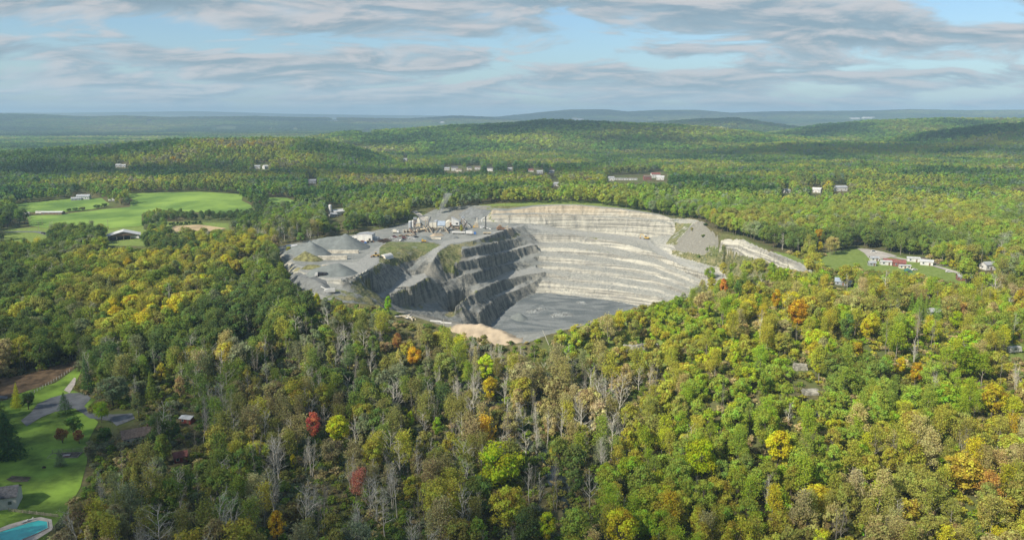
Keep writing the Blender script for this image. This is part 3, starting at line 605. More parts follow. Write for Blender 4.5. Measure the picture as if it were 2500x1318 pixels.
def scatter(y0, y1, sp, margin=.08):
    pts = []; y = y0
    xm = lambda yy: (1250 / FPX + margin) * yy * 1.02 + 25
    while y < y1:
        n = int(2 * xm(y) / sp); x = np.linspace(-xm(y), xm(y), n + 1) + rs.uniform(-.46, .46, n + 1) * sp
        pts.append(np.stack([x, y + rs.uniform(-.46, .46, n + 1) * sp], 1)); y += sp
    return np.concatenate(pts)
def allowed(x, y, z, h, w=0):
    ok = np.ones(len(x), bool)
    for t in (0.02, .5, .96):
        px, py = project(x, y, z + h * t)
        for c in CLEAR:
            if t > .9 and any(c is f_ for f_ in FIELDS.values()): continue
            ok &= ~inpoly(px, py, c)
            if t > .02 and w:
                sc = FPX / np.maximum(y, 50) * w
                ok &= ~inpoly(px + sc, py, c) & ~inpoly(px - sc, py, c)
    return ok
PAL = {'dark_green': (.075, .125, .038), 'deep_green': (.128, .185, .040), 'green': (.205, .27, .040), 'bright_green': (.29, .40, .03), 'lime': (.48, .52, .03), 'olive': (.235, .235, .058), 'yellow_olive': (.37, .355, .05), 'yellow': (.52, .46, .03), 'golden': (.54, .37, .03), 'orange': (.52, .22, .05), 'rust': (.36, .19, .065), 'tan': (.41, .345, .165), 'brown': (.27, .23, .105), 'grey_green': (.19, .215, .12), 'red': (.46, .125, .085), 'pink': (.46, .18, .14)}
def mixpick(n, d):
    k = list(d); p = np.array([d[a] for a in k], float); return [k[i] for i in rs.choice(len(k), n, p=p / p.sum())]
Z_LEFTWOOD = [(0, 570), (480, 560), (660, 590), (700, 700), (760, 800), (620, 860), (200, 860), (0, 880)]
def pickstand(x, y, d, sc=55):
    """colours run in stands: neighbours are alike"""
    k = list(d); pr = np.array([d[a] for a in k], float); cum = np.cumsum(pr / pr.sum()); f = fbm(x / sc + 3, y / sc + 8, 2); r_ = np.argsort(np.argsort(f + rs.normal(0, .15 if sc < 100 else .08, len(x)))) / max(len(x), 1)
    return np.array([k[i] for i in np.minimum(np.searchsorted(cum, r_), len(k) - 1)], object)
def zone(px, py):
    """which stand of wood a spot belongs to"""
    if py < 560 or py < 600 and px > 1750: return 'far'
    if 0 <= px and bool(inpoly(np.array([px]), np.array([py]), Z_LEFTWOOD)[0]): return 'leftwood'
    if py < 700 and px > 1740: return 'rightfar'
    if bool(inpoly(np.array([px]), np.array([py]), RIDGE_LOW)[0]): return 'ridge'
    if px > 1650 - (py - 850) * .55 and px > 1380: return 'right'
    return 'bottom'
COLS = {'far': dict(dark_green=2.4, deep_green=4.5, grey_green=2, green=6, olive=5, yellow_olive=2.8, tan=.35, brown=.5, golden=.04),
        'leftwood': dict(dark_green=4, deep_green=6, grey_green=1.2, green=4, olive=3, yellow_olive=3.4, yellow=.55, golden=.08),
        'rightfar': dict(deep_green=2, grey_green=1.2, green=4.5, bright_green=1.5, olive=4, yellow_olive=5, tan=2.0, yellow=.5, brown=.3),
        'ridge': dict(green=4, bright_green=3.6, lime=.8, yellow_olive=5, yellow=.3, olive=3, tan=1.4),
        'right': dict(deep_green=.8, green=3.4, bright_green=3.6, lime=.7, yellow_olive=6.5, yellow=.6, golden=.35, tan=3.0, olive=4.0, brown=.7, rust=.1),
        'bottom': dict(dark_green=2.2, deep_green=3.4, grey_green=3.0, green=2.6, olive=4.6, yellow_olive=2.6, lime=.10, golden=.08, tan=1.6, brown=2.4, rust=.06)}
KINDS = {'far': dict(broad=5, oval=4, thin=1.0), 'leftwood': dict(broad=6, oval=3.5, thin=.8, bare=.35, conifer=.2), 'rightfar': dict(broad=4, oval=3, thin=2, bare=.9, small=2),
         'ridge': dict(small=8, thin=.5, oval=.5), 'right': dict(broad=2.6, oval=3.0, thin=3.6, bare=.9, small=3), 'bottom': dict(oval=2.6, broad=1.4, thin=4.2, bare=7.0, small=1.8, conifer=.12)}
TREES = []   # dict per tree
def put(kind, x, y, z, h, colour, v=None, hero=False, rot=None, wide=1.0, label=None):
    v = rnd.randrange(len(MODEL[kind])) if v is None else v
    px, py = project(x, y, z + h * .5)
    b = np.array(PAL[colour]) * math.exp(rnd.gauss(0, .11 if y < 900 else .06)) * np.array([math.exp(rnd.gauss(0, .06)), 1, math.exp(rnd.gauss(0, .12))]) * (1.22 if y > 620 else 1.15) * (1.2 if px > 1350 - max(0, 1100 - py) * .2 and y < 1000 and colour in ('green', 'deep_green', 'dark_green', 'olive', 'brown', 'grey_green') else 1.06 if px < 1300 and y < 520 else .9 if colour in ('lime', 'yellow', 'golden', 'bright_green') else 1.0) * np.array([.86 if y > 800 else 1.0, 1, 1])
    if not hero and y < 1000: b = (b * .76 + .24 * np.array((.36, .35, .055) if px > 1350 else (.22, .225, .06))) * (1.18 if px > 1350 else 1.12)
    TREES.append(dict(w2=wide * math.exp(rnd.gauss(0, .13)), tilt=(rnd.gauss(0, .045), rnd.gauss(0, .045)), kind=kind, v=v, x=x, y=y, z=z, s=h / MODEL[kind][v]['H'], h=h, w=wide, rot=rnd.uniform(0, 6.28) if rot is None else rot, colour=colour, tint=tuple(float(c) for c in b), px=float(px), py=float(py), size=h * FPX / y, hero=hero, label=label))
def hero(px, py, kind, h, colour, v=None, wide=1.0, label=None):
    """px, py: the middle of the crown as seen; the tree stands on the ground below it"""
    ys = np.geomspace(90, 1500, 700); d = ray(px, py); xs = d[0] / d[1] * ys; zs = Z(xs, ys); i = int(np.argmin(np.abs(project(xs, ys, zs + h * .58)[1] - py)))
    put(kind, float(xs[i]), float(ys[i]), float(zs[i]), h, colour, v, True, None, wide, label)

# ------------------------------------------------------------------ builders for made things
class B:
    def __init__(s): s.v = []; s.f = []
    def face(s, pts): n = len(s.v); s.v += [tuple(p) for p in pts]; s.f.append(tuple(range(n, n + len(pts)))); return s
    def box(s, cx, cy, z0, sx, sy, sz, rot=0, tx=1, ty=1):
        n = len(s.v); c, q = math.cos(rot), math.sin(rot)
        for z, a, b in ((z0, 1, 1), (z0 + sz, tx, ty)):
            for dx, dy in ((-1, -1), (1, -1), (1, 1), (-1, 1)):
                x, y = dx * sx / 2 * a, dy * sy / 2 * b; s.v.append((cx + x * c - y * q, cy + x * q + y * c, z))
        s.f += [tuple(n + i for i in f) for f in ((3, 2, 1, 0), (4, 5, 6, 7), (0, 1, 5, 4), (1, 2, 6, 5), (2, 3, 7, 6), (3, 0, 4, 7))]; return s
    def prism(s, prof, y0, y1):       # prof: (x, z) outline, counter-clockwise seen from -y
        n = len(s.v); k = len(prof); s.v += [(x, y0, z) for x, z in prof] + [(x, y1, z) for x, z in prof]
        s.f.append(tuple(range(n, n + k))); s.f.append(tuple(range(n + 2 * k - 1, n + k - 1, -1)))
        for i in range(k): j = (i + 1) % k; s.f.append((n + j, n + i, n + k + i, n + k + j))
        return s
    def cyl(s, x, y, z0, r, h, n=12, r2=None, dome=0.0):
        m = len(s.v); r2 = r if r2 is None else r2; rings = [(r, z0), (r2, z0 + h)]
        if dome: rings += [(r2 * .72, z0 + h + dome * .7), (r2 * .1, z0 + h + dome)]
        for rr, z in rings: s.v += [(x + rr * math.cos(6.2832 * i / n), y + rr * math.sin(6.2832 * i / n), z) for i in range(n)]
        for q in range(len(rings) - 1): s.f += [(m + q * n + i, m + q * n + (i + 1) % n, m + (q + 1) * n + (i + 1) % n, m + (q + 1) * n + i) for i in range(n)]
        s.f.append(tuple(m + n - 1 - i for i in range(n))); s.f.append(tuple(m + (len(rings) - 1) * n + i for i in range(n))); return s
    def bar(s, a, b, r, n=6, r2=None):
        a, b = Vector(a), Vector(b); d = (b - a).normalized(); u = d.cross(Vector((0, 0, 1)) if abs(d.z) < .95 else Vector((1, 0, 0))).normalized(); w_ = d.cross(u); m = len(s.v)
        for p, rr in ((a, r), (b, r if r2 is None else r2)):
            for i in range(n): t = 6.2832 * i / n + .4; s.v.append(tuple(p + (u * math.cos(t) + w_ * math.sin(t)) * rr))
        s.f += [(m + i, m + (i + 1) % n, m + n + (i + 1) % n, m + n + i) for i in range(n)]; s.f.append(tuple(m + n - 1 - i for i in range(n))); s.f.append(tuple(m + n + i for i in range(n))); return s
    def wheel(s, x, y, z, r, wd): return s.bar((x, y - wd / 2, z), (x, y + wd / 2, z), r, 12)
    def fin(s, name, m, parent=None, loc=None, rot=0):
        me = bpy.data.meshes.new(name); me.from_pydata(s.v, [], s.f); me.materials.append(m); me.update(); o = bpy.data.objects.new(name, me); C.objects.link(o)
        if parent: o.parent = parent
        if loc is not None: o.location = loc; o.rotation_euler.z = rot
        return o
def tag(o, label, cat, group=None):
    o['label'] = label; o['category'] = cat
    if group: o['group'] = group
    return o
def thing(name, label, cat, loc, rot=0, group=None):
    o = bpy.data.objects.new(name, None); C.objects.link(o); o.location = loc; o.rotation_euler.z = rot; o.empty_display_size = .5; return tag(o, label, cat, group)
M = dict(white=mat('white_paint', (.52, .51, .485), .6, .08, .4), cream=mat('cream_cladding', (.56, .52, .43), .7, .1, .3), tan=mat('tan_steel', (.42, .35, .24), .7, .18, .5), grey=mat('grey_steel', (.33, .35, .37), .5, .15, .5, .2), dark=mat('dark_steel', (.06, .06, .06), .6, .3, .6),
         roofgrey=mat('grey_roofing', (.30, .31, .32), .6, .14, .6), roofblue=mat('blue_grey_roofing', (.28, .33, .39), .5, .1, .4), roofbrown=mat('brown_shingles', (.15, .11, .085), .9, .25, 1.2), roofdark=mat('dark_shingles', (.085, .085, .09), .9, .25, 1.2), roofwhite=mat('pale_roofing', (.48, .48, .47), .5, .08, .4), red=mat('red_paint', (.19, .045, .035), .6, .2, .5),
         redroof=mat('dull_red_roofing', (.20, .075, .06), .8, .2, .8), glass=mat('window_glass', (.05, .065, .08), .15, .1, 1, spec=.8), tyre=mat('rubber', (.025, .025, .025), .9, .2, 3), yellow=mat('machine_yellow', (.50, .31, .05), .5, .18, .6), blue=mat('blue_paint', (.06, .15, .38), .5, .15, .6), black=mat('black_paint', (.025, .025, .03), .35, .2, .6, spec=.5), conc=mat('weathered_concrete', (.46, .42, .34), .9, .2, .35),
         wood=mat('weathered_wood', (.30, .26, .20), .9, .25, .8), brown=mat('brown_boards', (.17, .11, .07), .8, .25, 1), rust=mat('rusty_steel', (.22, .13, .08), .9, .3, .5), gravel=mat('grey_crushed_stone', (.145, .158, .15), .95, .10, .25), gravel2=mat('dark_crushed_stone', (.14, .145, .14), .95, .14, .3), sand=mat('tan_sand', (.33, .265, .185), .95, .16, .12), earth=mat('dark_earth', (.085, .07, .05), 1, .3, .4), mound=mat('weedy_earth', (.14, .135, .055), 1, .35, .35),
         rubble=mat('broken_stone', (.19, .197, .188), .95, .3, .5), rockm=mat('pale_outcrop', (.27, .255, .21), .95, .3, .35), green=mat('green_canvas', (.05, .14, .11), .7, .1, 1), pale=PALE, door=mat('panel_door', (.60, .585, .53), .6, .08, .5), asphalt=mat('worn_asphalt', (.13, .135, .14), .9, .16, .25), grass=mat('mown_grass', (.105, .185, .022), 1, .30, .07, col2=(.16, .25, .03)), grassf=mat('field_grass', (.115, .225, .03), 1, .22, .02, col2=(.155, .235, .035)),
         dry=mat('dry_brown_weeds', (.13, .085, .045), 1, .35, .2), stub=mat('pale_stubble', (.36, .27, .15), 1, .18, .05), slab=mat('pale_paving', (.45, .40, .34), .9, .12, .5), pool=mat('pool_water', (.03, .47, .42), .06, .1, .3, spec=.6), creek=mat('dark_water', (.02, .028, .03), .08, .2, .1, spec=.6), lot=mat('pale_gravel_lot', (.36, .33, .29), .95, .15, .08))
BOXES = []
def keep(px, py, w, h): BOXES.append((px - w, py - h, px + w, py + h * .35))
def gl(p): return (p.x, p.y, p.z)

def house(px, py, w, d, h, rot, wall, roof, label, group=None, name='house', cat='house', nwin=3, pitch=.5, door=True, chimney=False, wins=True, clear=True, along=True, yhint=None):
    p = G(px, py) if yhint is None else Vector(PD(px, py, yhint)); p.z = Z1(p.x, p.y)
    t = thing(name, label, cat, gl(p), rot, group); B().box(0, 0, -1.5, w, d, h + 1.5).fin('wall', wall, t)
    o = .45; rise = (d if along else w) * .5 * pitch
    r = B()
    if along:
        for sgn in (-1, 1):
            y0, z0, z1 = sgn * (d / 2 + o), h - o * pitch + .02, h + rise + .02
            r.face([(-w / 2 - o, y0, z0), (w / 2 + o, y0, z0), (w / 2 + o, 0, z1), (-w / 2 - o, 0, z1)][::1 if sgn < 0 else -1]); r.face([(-w / 2 - o, y0, z0 + .2), (w / 2 + o, y0, z0 + .2), (w / 2 + o, 0, z1 + .2), (-w / 2 - o, 0, z1 + .2)][::1 if sgn < 0 else -1]); r.face([(-w / 2 - o, y0, z0), (w / 2 + o, y0, z0), (w / 2 + o, y0, z0 + .2), (-w / 2 - o, y0, z0 + .2)])
        gbs = [B().face([(x, -d / 2, h), (x, d / 2, h), (x, 0, h + rise)]) for x in (-w / 2, w / 2)]
    else:
        for sgn in (-1, 1):
            x0, z0, z1 = sgn * (w / 2 + o), h - o * pitch + .02, h + rise + .02
            r.face([(x0, -d / 2 - o, z0), (x0, d / 2 + o, z0), (0, d / 2 + o, z1), (0, -d / 2 - o, z1)]); r.face([(x0, -d / 2 - o, z0 + .2), (x0, d / 2 + o, z0 + .2), (0, d / 2 + o, z1 + .2), (0, -d / 2 - o, z1 + .2)])
        gbs = [B().face([(-w / 2, y, h), (w / 2, y, h), (0, y, h + rise)]) for y in (-d / 2, d / 2)]
    ro = r.fin('roof', roof, t); [g_b.fin('gable', wall, t) for g_b in gbs]
    if chimney: B().box(w * .2, 0, h + rise * .4, .7, .7, rise * .6 + 1.0).fin('chimney', M['redroof'], ro)
    if wins:
        for i in range(nwin):
            x = -w / 2 + w * (i + .5) / nwin
            if door and i == nwin // 2: B().box(x, -d / 2 - .03, 0, 1.1, .12, 2.1).fin('door', M['brown'], t)
            else:
                f = B().box(x, -d / 2 - .02, h * .36, 1.3, .14, 1.35).fin('window', M['white'] if wall is not M['white'] else M['grey'], t); B().box(x, -d / 2 - .06, h * .36 + .1, 1.05, .12, 1.1).fin('pane', M['glass'], f)
        f = B().box(-w / 2 - .02, 0, h * .36, .14, 1.2, 1.35).fin('window', M['grey'], t); B().box(-w / 2 - .06, 0, h * .36 + .1, .12, .95, 1.1).fin('pane', M['glass'], f)
    if clear: sc = FPX / p.y; keep(px, py, w * .55 * sc + 3, (h + rise) * sc + 2)
    return t
def wheels(t, xs, y, r, wd=.3):
    for x in xs:
        for s in (-1, 1): B().wheel(x, s * y, r, r, wd).fin('wheel', M['tyre'], t)
def car(px, py, rot, m, label, group='vehicles parked in the plant yard', L=4.6, tall=1.45, name='parked_car', cat='car'):
    p = G(px, py); t = thing(name, label, cat, gl(p), rot, group); h = tall; L2 = L / 2
    B().prism([(-L2, .35), (L2, .35), (L2, .8), (L2 * .55, .92), (L2 * .28, h), (-L2 * .55, h), (-L2 * .85, .95), (-L2, .85)], -.88, .88).fin('body', m, t)
    for s in (-1, 1): B().face([(L2 * .5, s * .9, .93), (L2 * .26, s * .9, h - .1), (-L2 * .52, s * .9, h - .1), (-L2 * .74, s * .9, .95)][::s]).fin('side_window', M['glass'], t)
    B().face([(L2 * .56, -.75, .95), (L2 * .56, .75, .95), (L2 * .31, .7, h - .04), (L2 * .31, -.7, h - .04)]).fin('windscreen', M['glass'], t)
    wheels(t, (-L2 * .62, L2 * .62), .82, .34, .24); return t
def lorry(px, py, rot, cabm, bodym, label, L=7.5, bh=2.6, group='lorries and trailers about the works', name='lorry', tip=False):
    p = G(px, py); t = thing(name, label, 'truck', gl(p), rot, group)
    c = B().prism([(L / 2 - 2.1, .7), (L / 2, .7), (L / 2, 1.7), (L / 2 - .35, 2.7), (L / 2 - 2.1, 2.75)], -1.2, 1.2).fin('cab', cabm, t); B().box(L / 2 - .14, 0, 1.75, .12, 2.0, .75).fin('windscreen', M['glass'], c)
    B().box(-.2, 0, .75, L - .4, 1.0, .3).fin('chassis', M['dark'], t)
    bd = B().box(-1.1, 0, 1.06, L - 2.6, 2.4, bh)
    if tip: bd = B().prism([(-L / 2, 1.06), (L / 2 - 2.4, 1.06), (L / 2 - 2.2, 1.06 + bh), (-L / 2 - .4, 1.06 + bh * .8)], -1.2, 1.2)
    bd.fin('body', bodym, t); wheels(t, (L / 2 - 1.1, -L / 2 + 1.0, -L / 2 + 2.2), 1.05, .5); return t
def trailer(px, py, rot, m, label, L=12, h=2.6, group='lorries and trailers about the works', name='trailer', clear=False):
    p = G(px, py); t = thing(name, label, 'trailer', gl(p), rot, group); B().box(0, 0, 1.1, L, 2.5, h).fin('box', m, t); B().box(0, 0, .8, L * .95, 1.2, .28).fin('chassis', M['dark'], t); B().box(-L / 2 - .04, 0, 1.2, .06, 2.2, h - .2).fin('rear_door', M['grey'], t); wheels(t, (-L / 2 + 1.2, -L / 2 + 2.4, L / 2 - 2), 1.05, .5)
    if clear: keep(px, py, L * .6 * FPX / p.y, 4.5 * FPX / p.y)
    return t
def loader(px, py, rot, label, m=None):
    p = G(px, py); m = m or M['yellow']; t = thing('wheel_loader', label, 'loader', gl(p), rot); B().prism([(-3.2, .9), (1.2, .9), (1.4, 1.7), (-.6, 2.1), (-3.2, 2.0)], -1.1, 1.1).fin('body', m, t)
    c = B().box(-.2, 0, 2.0, 1.7, 1.6, 1.6, 0, .88, .9).fin('cab', M['glass'], t); B().box(-.2, 0, 3.6, 1.7, 1.6, .15).fin('cab_roof', m, c)
    for s in (-1, 1): B().bar((1.0, s * .6, 1.8), (3.2, s * .6, .9), .17).fin('lift_arm', m, t)
    B().prism([(3.0, .25), (4.3, .2), (4.1, .45), (3.4, .6), (3.3, 1.5), (3.0, 1.5)], -1.5, 1.5).fin('bucket', M['rust'], t); wheels(t, (-2.1, 1.5), 1.1, .85, .6); return t
def excavator(px, py, rot, label):
    p = G(px, py); t = thing('excavator', label, 'excavator', gl(p), rot)
    for s in (-1, 1): B().prism([(-2.3, .1), (2.3, .1), (2.7, .55), (2.3, 1.0), (-2.3, 1.0), (-2.7, .55)], s * 1.35 - .35, s * 1.35 + .35).fin('track', M['dark'], t)
    B().prism([(-2.9, 1.1), (1.6, 1.1), (1.6, 1.9), (-1.2, 2.3), (-2.9, 2.3)], -1.5, 1.5).fin('house', M['yellow'], t); B().box(.9, -.8, 1.95, 1.5, 1.2, 1.5).fin('cab', M['glass'], t)
    b = B().bar((1.2, .3, 2.0), (4.2, .3, 5.0), .34).bar((4.2, .3, 5.0), (6.2, .3, 4.6), .3).fin('boom', M['yellow'], t); B().bar((6.2, .3, 4.7), (7.0, .3, 1.5), .25).fin('stick', M['yellow'], b); B().prism([(6.5, 1.4), (7.4, 1.3), (7.2, .4), (6.2, .3), (6.4, .8)], -.3, .9).fin('bucket', M['rust'], b); return t

def pile(name, label, segs, m, slope=.72, cap=None, cat='stockpile', res=1.1, group=None, rough=.22, squash=1.0):
    """heaps at the angle of repose: segs = ((px, py, h), (px, py, h)) crest from foot point to foot point"""
    S = [tuple((G(a, b), h) for a, b, h in s) for s in segs]; pts = [q[0] for s in S for q in s]; mh = max(q[1] for s in S for q in s); o = pts[0].copy(); ext = mh / slope + 3
    x0, x1 = min(p.x for p in pts) - ext, max(p.x for p in pts) + ext; y0, y1 = min(p.y for p in pts) - ext, max(p.y for p in pts) + ext
    nx, ny = int((x1 - x0) / res) + 2, int((y1 - y0) / res) + 2; X, Y = np.meshgrid(np.linspace(x0, x1, nx), np.linspace(y0, y1, ny)); Hh = np.full(X.shape, -9.0)
    jx = X + .9 * fbm(X / 7, Y / 7, 2); jy = Y + .9 * fbm(X / 7 + 9, Y / 7, 2)
    for (a, ha), (b, hb) in S:
        dx, dy = b.x - a.x, b.y - a.y; t = np.clip(((jx - a.x) * dx + (jy - a.y) * dy) / (dx * dx + dy * dy + 1e-6), 0, 1); Hh = np.maximum(Hh, ha + (hb - ha) * t - slope * np.hypot(jx - a.x - dx * t, jy - a.y - dy * t))
    if cap: Hh = np.minimum(Hh, cap + .5 * fbm(X / 12, Y / 12, 2))
    Hh = Hh + rough * fbm(X / 3, Y / 3, 2); zg = Z(X, Y); v = np.stack([X - o.x, Y - o.y, np.maximum(zg + Hh, zg - 1.2) - o.z], -1).reshape(-1, 3)
    idx = np.arange(nx * ny).reshape(ny, nx); q = np.stack([idx[:-1, :-1].ravel(), idx[:-1, 1:].ravel(), idx[1:, 1:].ravel(), idx[1:, :-1].ravel()], 1); q = q[(Hh.ravel()[q] > -.25).any(1)]
    u, inv = np.unique(q, return_inverse=True); ob = bpy.data.objects.new(name, new_mesh(name, v[u], inv.reshape(q.shape), [m], True)); C.objects.link(ob); ob.location = gl(o); return tag(ob, label, cat, group)
def drape(name, poly, m, off=.12, step=None, plan=False, kind='structure'):
    pl = poly if plan else [tuple(G(a, b)[:2]) for a, b in poly]
    bx = [p[0] for p in pl]; by = [p[1] for p in pl]; step = step or max(2.0, (max(bx) - min(bx)) / 60)
    gx_, gy_ = np.meshgrid(np.arange(min(bx) + step / 2, max(bx), step), np.arange(min(by) + step / 2, max(by), step)); k = inpoly(gx_, gy_, pl); inner = [Vector((a, b)) for a, b in zip(gx_[k], gy_[k])]
    edge = []
    for a, b in zip(pl, pl[1:] + pl[:1]):
        n = max(1, int(math.hypot(b[0] - a[0], b[1] - a[1]) / step)); edge += [Vector((a[0] + (b[0] - a[0]) * i / n, a[1] + (b[1] - a[1]) * i / n)) for i in range(n)]
    ne = len(edge); vs, es, fs, *_ = delaunay_2d_cdt(edge + inner, [(i, (i + 1) % ne) for i in range(ne)], [], 1, 1e-4)
    xy = np.array([(v.x, v.y) for v in vs]); z = Z(xy[:, 0], xy[:, 1]) + off; me = bpy.data.meshes.new(name); me.from_pydata([(a, b, c) for (a, b), c in zip(xy, z)], [], fs); me.materials.append(m)
    for p in me.polygons: p.use_smooth = True
    o = bpy.data.objects.new(name, me); C.objects.link(o); o['kind'] = kind; return o
def strip(name, px, width, m, off=.1, plan=None, smooth_n=6):
    c = np.array(plan if plan is not None else [tuple(G(*p)[:2]) for p in px]); t = np.linspace(0, len(c) - 1, (len(c) - 1) * smooth_n + 1); c = np.stack([np.interp(t, range(len(c)), c[:, i]) for i in (0, 1)], 1)
    for _ in range(2): c[1:-1] = (c[:-2] + 2 * c[1:-1] + c[2:]) / 4
    d = np.gradient(c, axis=0); n = np.stack([-d[:, 1], d[:, 0]], 1) / (np.linalg.norm(d, axis=1)[:, None] + 1e-9); w_ = np.broadcast_to(np.asarray(width, float), (len(c),))[:, None] / 2
    return drape(name, [tuple(p) for p in c + n * w_] + [tuple(p) for p in (c - n * w_)[::-1]], m, off, 2.5, True)
def block_wall(px0, py0, px1, py1, h, th, label, group):
    a, b = G(px0, py0), G(px1, py1); L = (b - a).length; t = thing('retaining_wall', label, 'wall', gl((a + b) / 2), math.atan2(b.y - a.y, b.x - a.x), group); n = max(3, int(L / 3.2)); bb = B()
    for r in range(2):
        for i in range(n - (r & 0)): bb.box(-L / 2 + L * (i + .5) / n + rnd.uniform(-.05, .05), rnd.uniform(-.06, .06), -.4 + r * h / 2 + .4 * (r > 0), L / n - .07, th * rnd.uniform(.94, 1), h / 2 + .4 * (r == 0) - .01)
    bb.fin('block_course', M['conc'], t); return t
def pole(px, py, h, label, lean=0.0, cross=True, m=None):
    p = G(px, py); t = thing('utility_pole', label, 'pole', gl(p), rnd.uniform(-.3, .3), 'utility poles'); B().bar((0, 0, -1), (lean * h, 0, h), .17, 6, .11).fin('post', m or M['wood'], t)
    if cross: B().box(0, 0, h - 1.0, 2.6, .14, .16).fin('crossarm', M['wood'], t)
    return t
def rock(name, px, py, w, d, h, label, seed=0, m=None, rot=0.0):
    p = G(px, py); n = 40; nv = 26; v = []
    for j in range(nv + 1):
        ph = math.pi * j / nv
        for i in range(n):
            th = 6.2832 * i / n; x, y, z = math.sin(ph) * math.cos(th), math.sin(ph) * math.sin(th), math.cos(ph)
            sx = math.copysign(abs(x) ** .55, x); sy = math.copysign(abs(y) ** .6, y); sz = math.copysign(abs(z) ** .6, z)
            k = 1 + .55 * float(fbm(np.array([x * 2.1 + seed + z * 1.3]), np.array([y * 2.1 + z * .5 + 7]), 3)[0]) + .12 * float(vnoise(np.array([x * 9 + seed]), np.array([z * 2 + y * 6]))[0])
            v.append((sx * w / 2 * k, sy * d / 2 * k, sz * h * k))
    f = [(j * n + i, (j + 1) * n + i, (j + 1) * n + (i + 1) % n, j * n + (i + 1) % n) for j in range(nv) for i in range(n)]
    me = new_mesh(name, v, f, [m or M['rockm']]); o = bpy.data.objects.new(name, me); C.objects.link(o); o.location = gl(p); o.rotation_euler.z = rot; return tag(o, label, 'rock')

# ------------------------------------------------------------------ stockpiles, walls and machines of the stock yard
g_ = 'stone heaps of the stock yard'
pile('gravel_stockpile', 'largest grey gravel heap, sharp crest, in front of the white garage', [((846, 605, 12.5), (842, 602, 11.5)), ((846, 605, 11.5), (785, 606, 9.0)), ((785, 606, 9.0), (765, 602, 6.0)), ((850, 603, 10.5), (884, 602, 4.5))], M['gravel'], .62, None, group=g_)
pile('gravel_stockpile', 'grey gravel heap with shaded right face behind the middle concrete wall', [((764, 621, 9.8), (758, 613, 9)), ((760, 617, 9.2), (716, 616, 5.5))], M['gravel'], .64, group=g_)
pile('gravel_stockpile', 'long low grey-green gravel heap nearest the pit-side corner of the yard', [((828, 668, 8.2), (806, 669, 7.2)), ((806, 669, 7.2), (766, 669, 4.0))], M['gravel'], .62, group=g_)
pile('weedy_mound', 'weed covered mound left of the lower concrete wall', [((746, 632, 6.5), (770, 636, 4.0))], M['mound'], .66, cat='mound')
pile('weedy_mound', 'small dark weed patch mound beside the bend of the yard road', [((752, 655, 3.0), (778, 655, 2.5))], M['mound'], .6, cat='mound')
pile('spoil_heap', 'dark grey spoil heap at the wooded lower edge of the yard', [((752, 694, 5), (775, 700, 4.5)), ((775, 700, 4.5), (800, 716, 2.5))], M['gravel2'], .66, cat='spoil heap')
pile('spoil_heap', 'brown-grey spoil heap beside the white screening machine', [((735, 690, 4.0), (712, 682, 3.4))], M['gravel2'], .6, cat='spoil heap')
pile('gravel_stockpile', 'low wide grey gravel cone among the parked vehicles by the plant', [((1036, 586, 4.2), (1030, 586, 4))], M['gravel'], .55, group=g_)
pile('gravel_stockpile', 'small dark gravel heap right of the tan sand bay', [((1104, 580, 2.6), (1112, 581, 2.2))], M['gravel2'], .6, group=g_)
pile('sand_pile', 'tan sand heap behind a pale wall in the plant yard', [((1058, 576, 2.8), (1076, 575, 2.6))], M['sand'], .7, cat='sand heap')
pile('sand_pile', 'long tan sand heap on the near rim of the pit', [((1120, 800, 2.2), (1172, 810, 4.4)), ((1172, 810, 4.4), (1212, 822, 3.8)), ((1212, 822, 3.8), (1248, 831, 2.4))], M['sand'], .40, cat='sand heap', rough=1.3)
pile('spoil_heap', 'grey cone with dark sides on the pit floor', [((1270, 777, 4.6), (1263, 774, 4.2))], M['gravel'], .66, cat='spoil heap')
pile('rubble_heap', 'rough grey rubble heap in the middle of the pit floor', [((1296, 762, 1.8), (1322, 755, 1.8))], M['rubble'], .45, cat='rubble heap', rough=1.5)
pile('rubble_heap', 'rough pale rubble heap on the pit floor nearest the wooded ridge', [((1355, 770, 2.0), (1386, 768, 2.2))], M['rubble'], .45, cat='rubble heap', rough=1.5)
pile('rubble_heap', 'small rubble heap on the pit floor near the pale far wall', [((1416, 738, 1.4), (1424, 739, 1.2))], M['rubble'], .45, cat='rubble heap', rough=1.0)
pile('spoil_heap', 'grey waste heap on the hill road beyond the plant', [((1150, 521, 7), (1175, 524, 6))], M['gravel2'], .5, cat='spoil heap')
wg = 'concrete walls of the stock yard'
block_wall(800, 618, 876, 618, 2.6, 2.2, 'upper pale concrete block wall under the largest gravel heap', wg)
block_wall(776, 634, 848, 633, 3.0, 3.0, 'middle pale concrete block wall, thickest of the three in the yard', wg)
block_wall(786, 649, 832, 648, .9, 1.2, 'lowest thin concrete block wall, nearest the grey-green heap', wg)
block_wall(1053, 583, 1077, 584, 1.6, 1.4, 'short pale wall in front of the tan sand heap', wg)
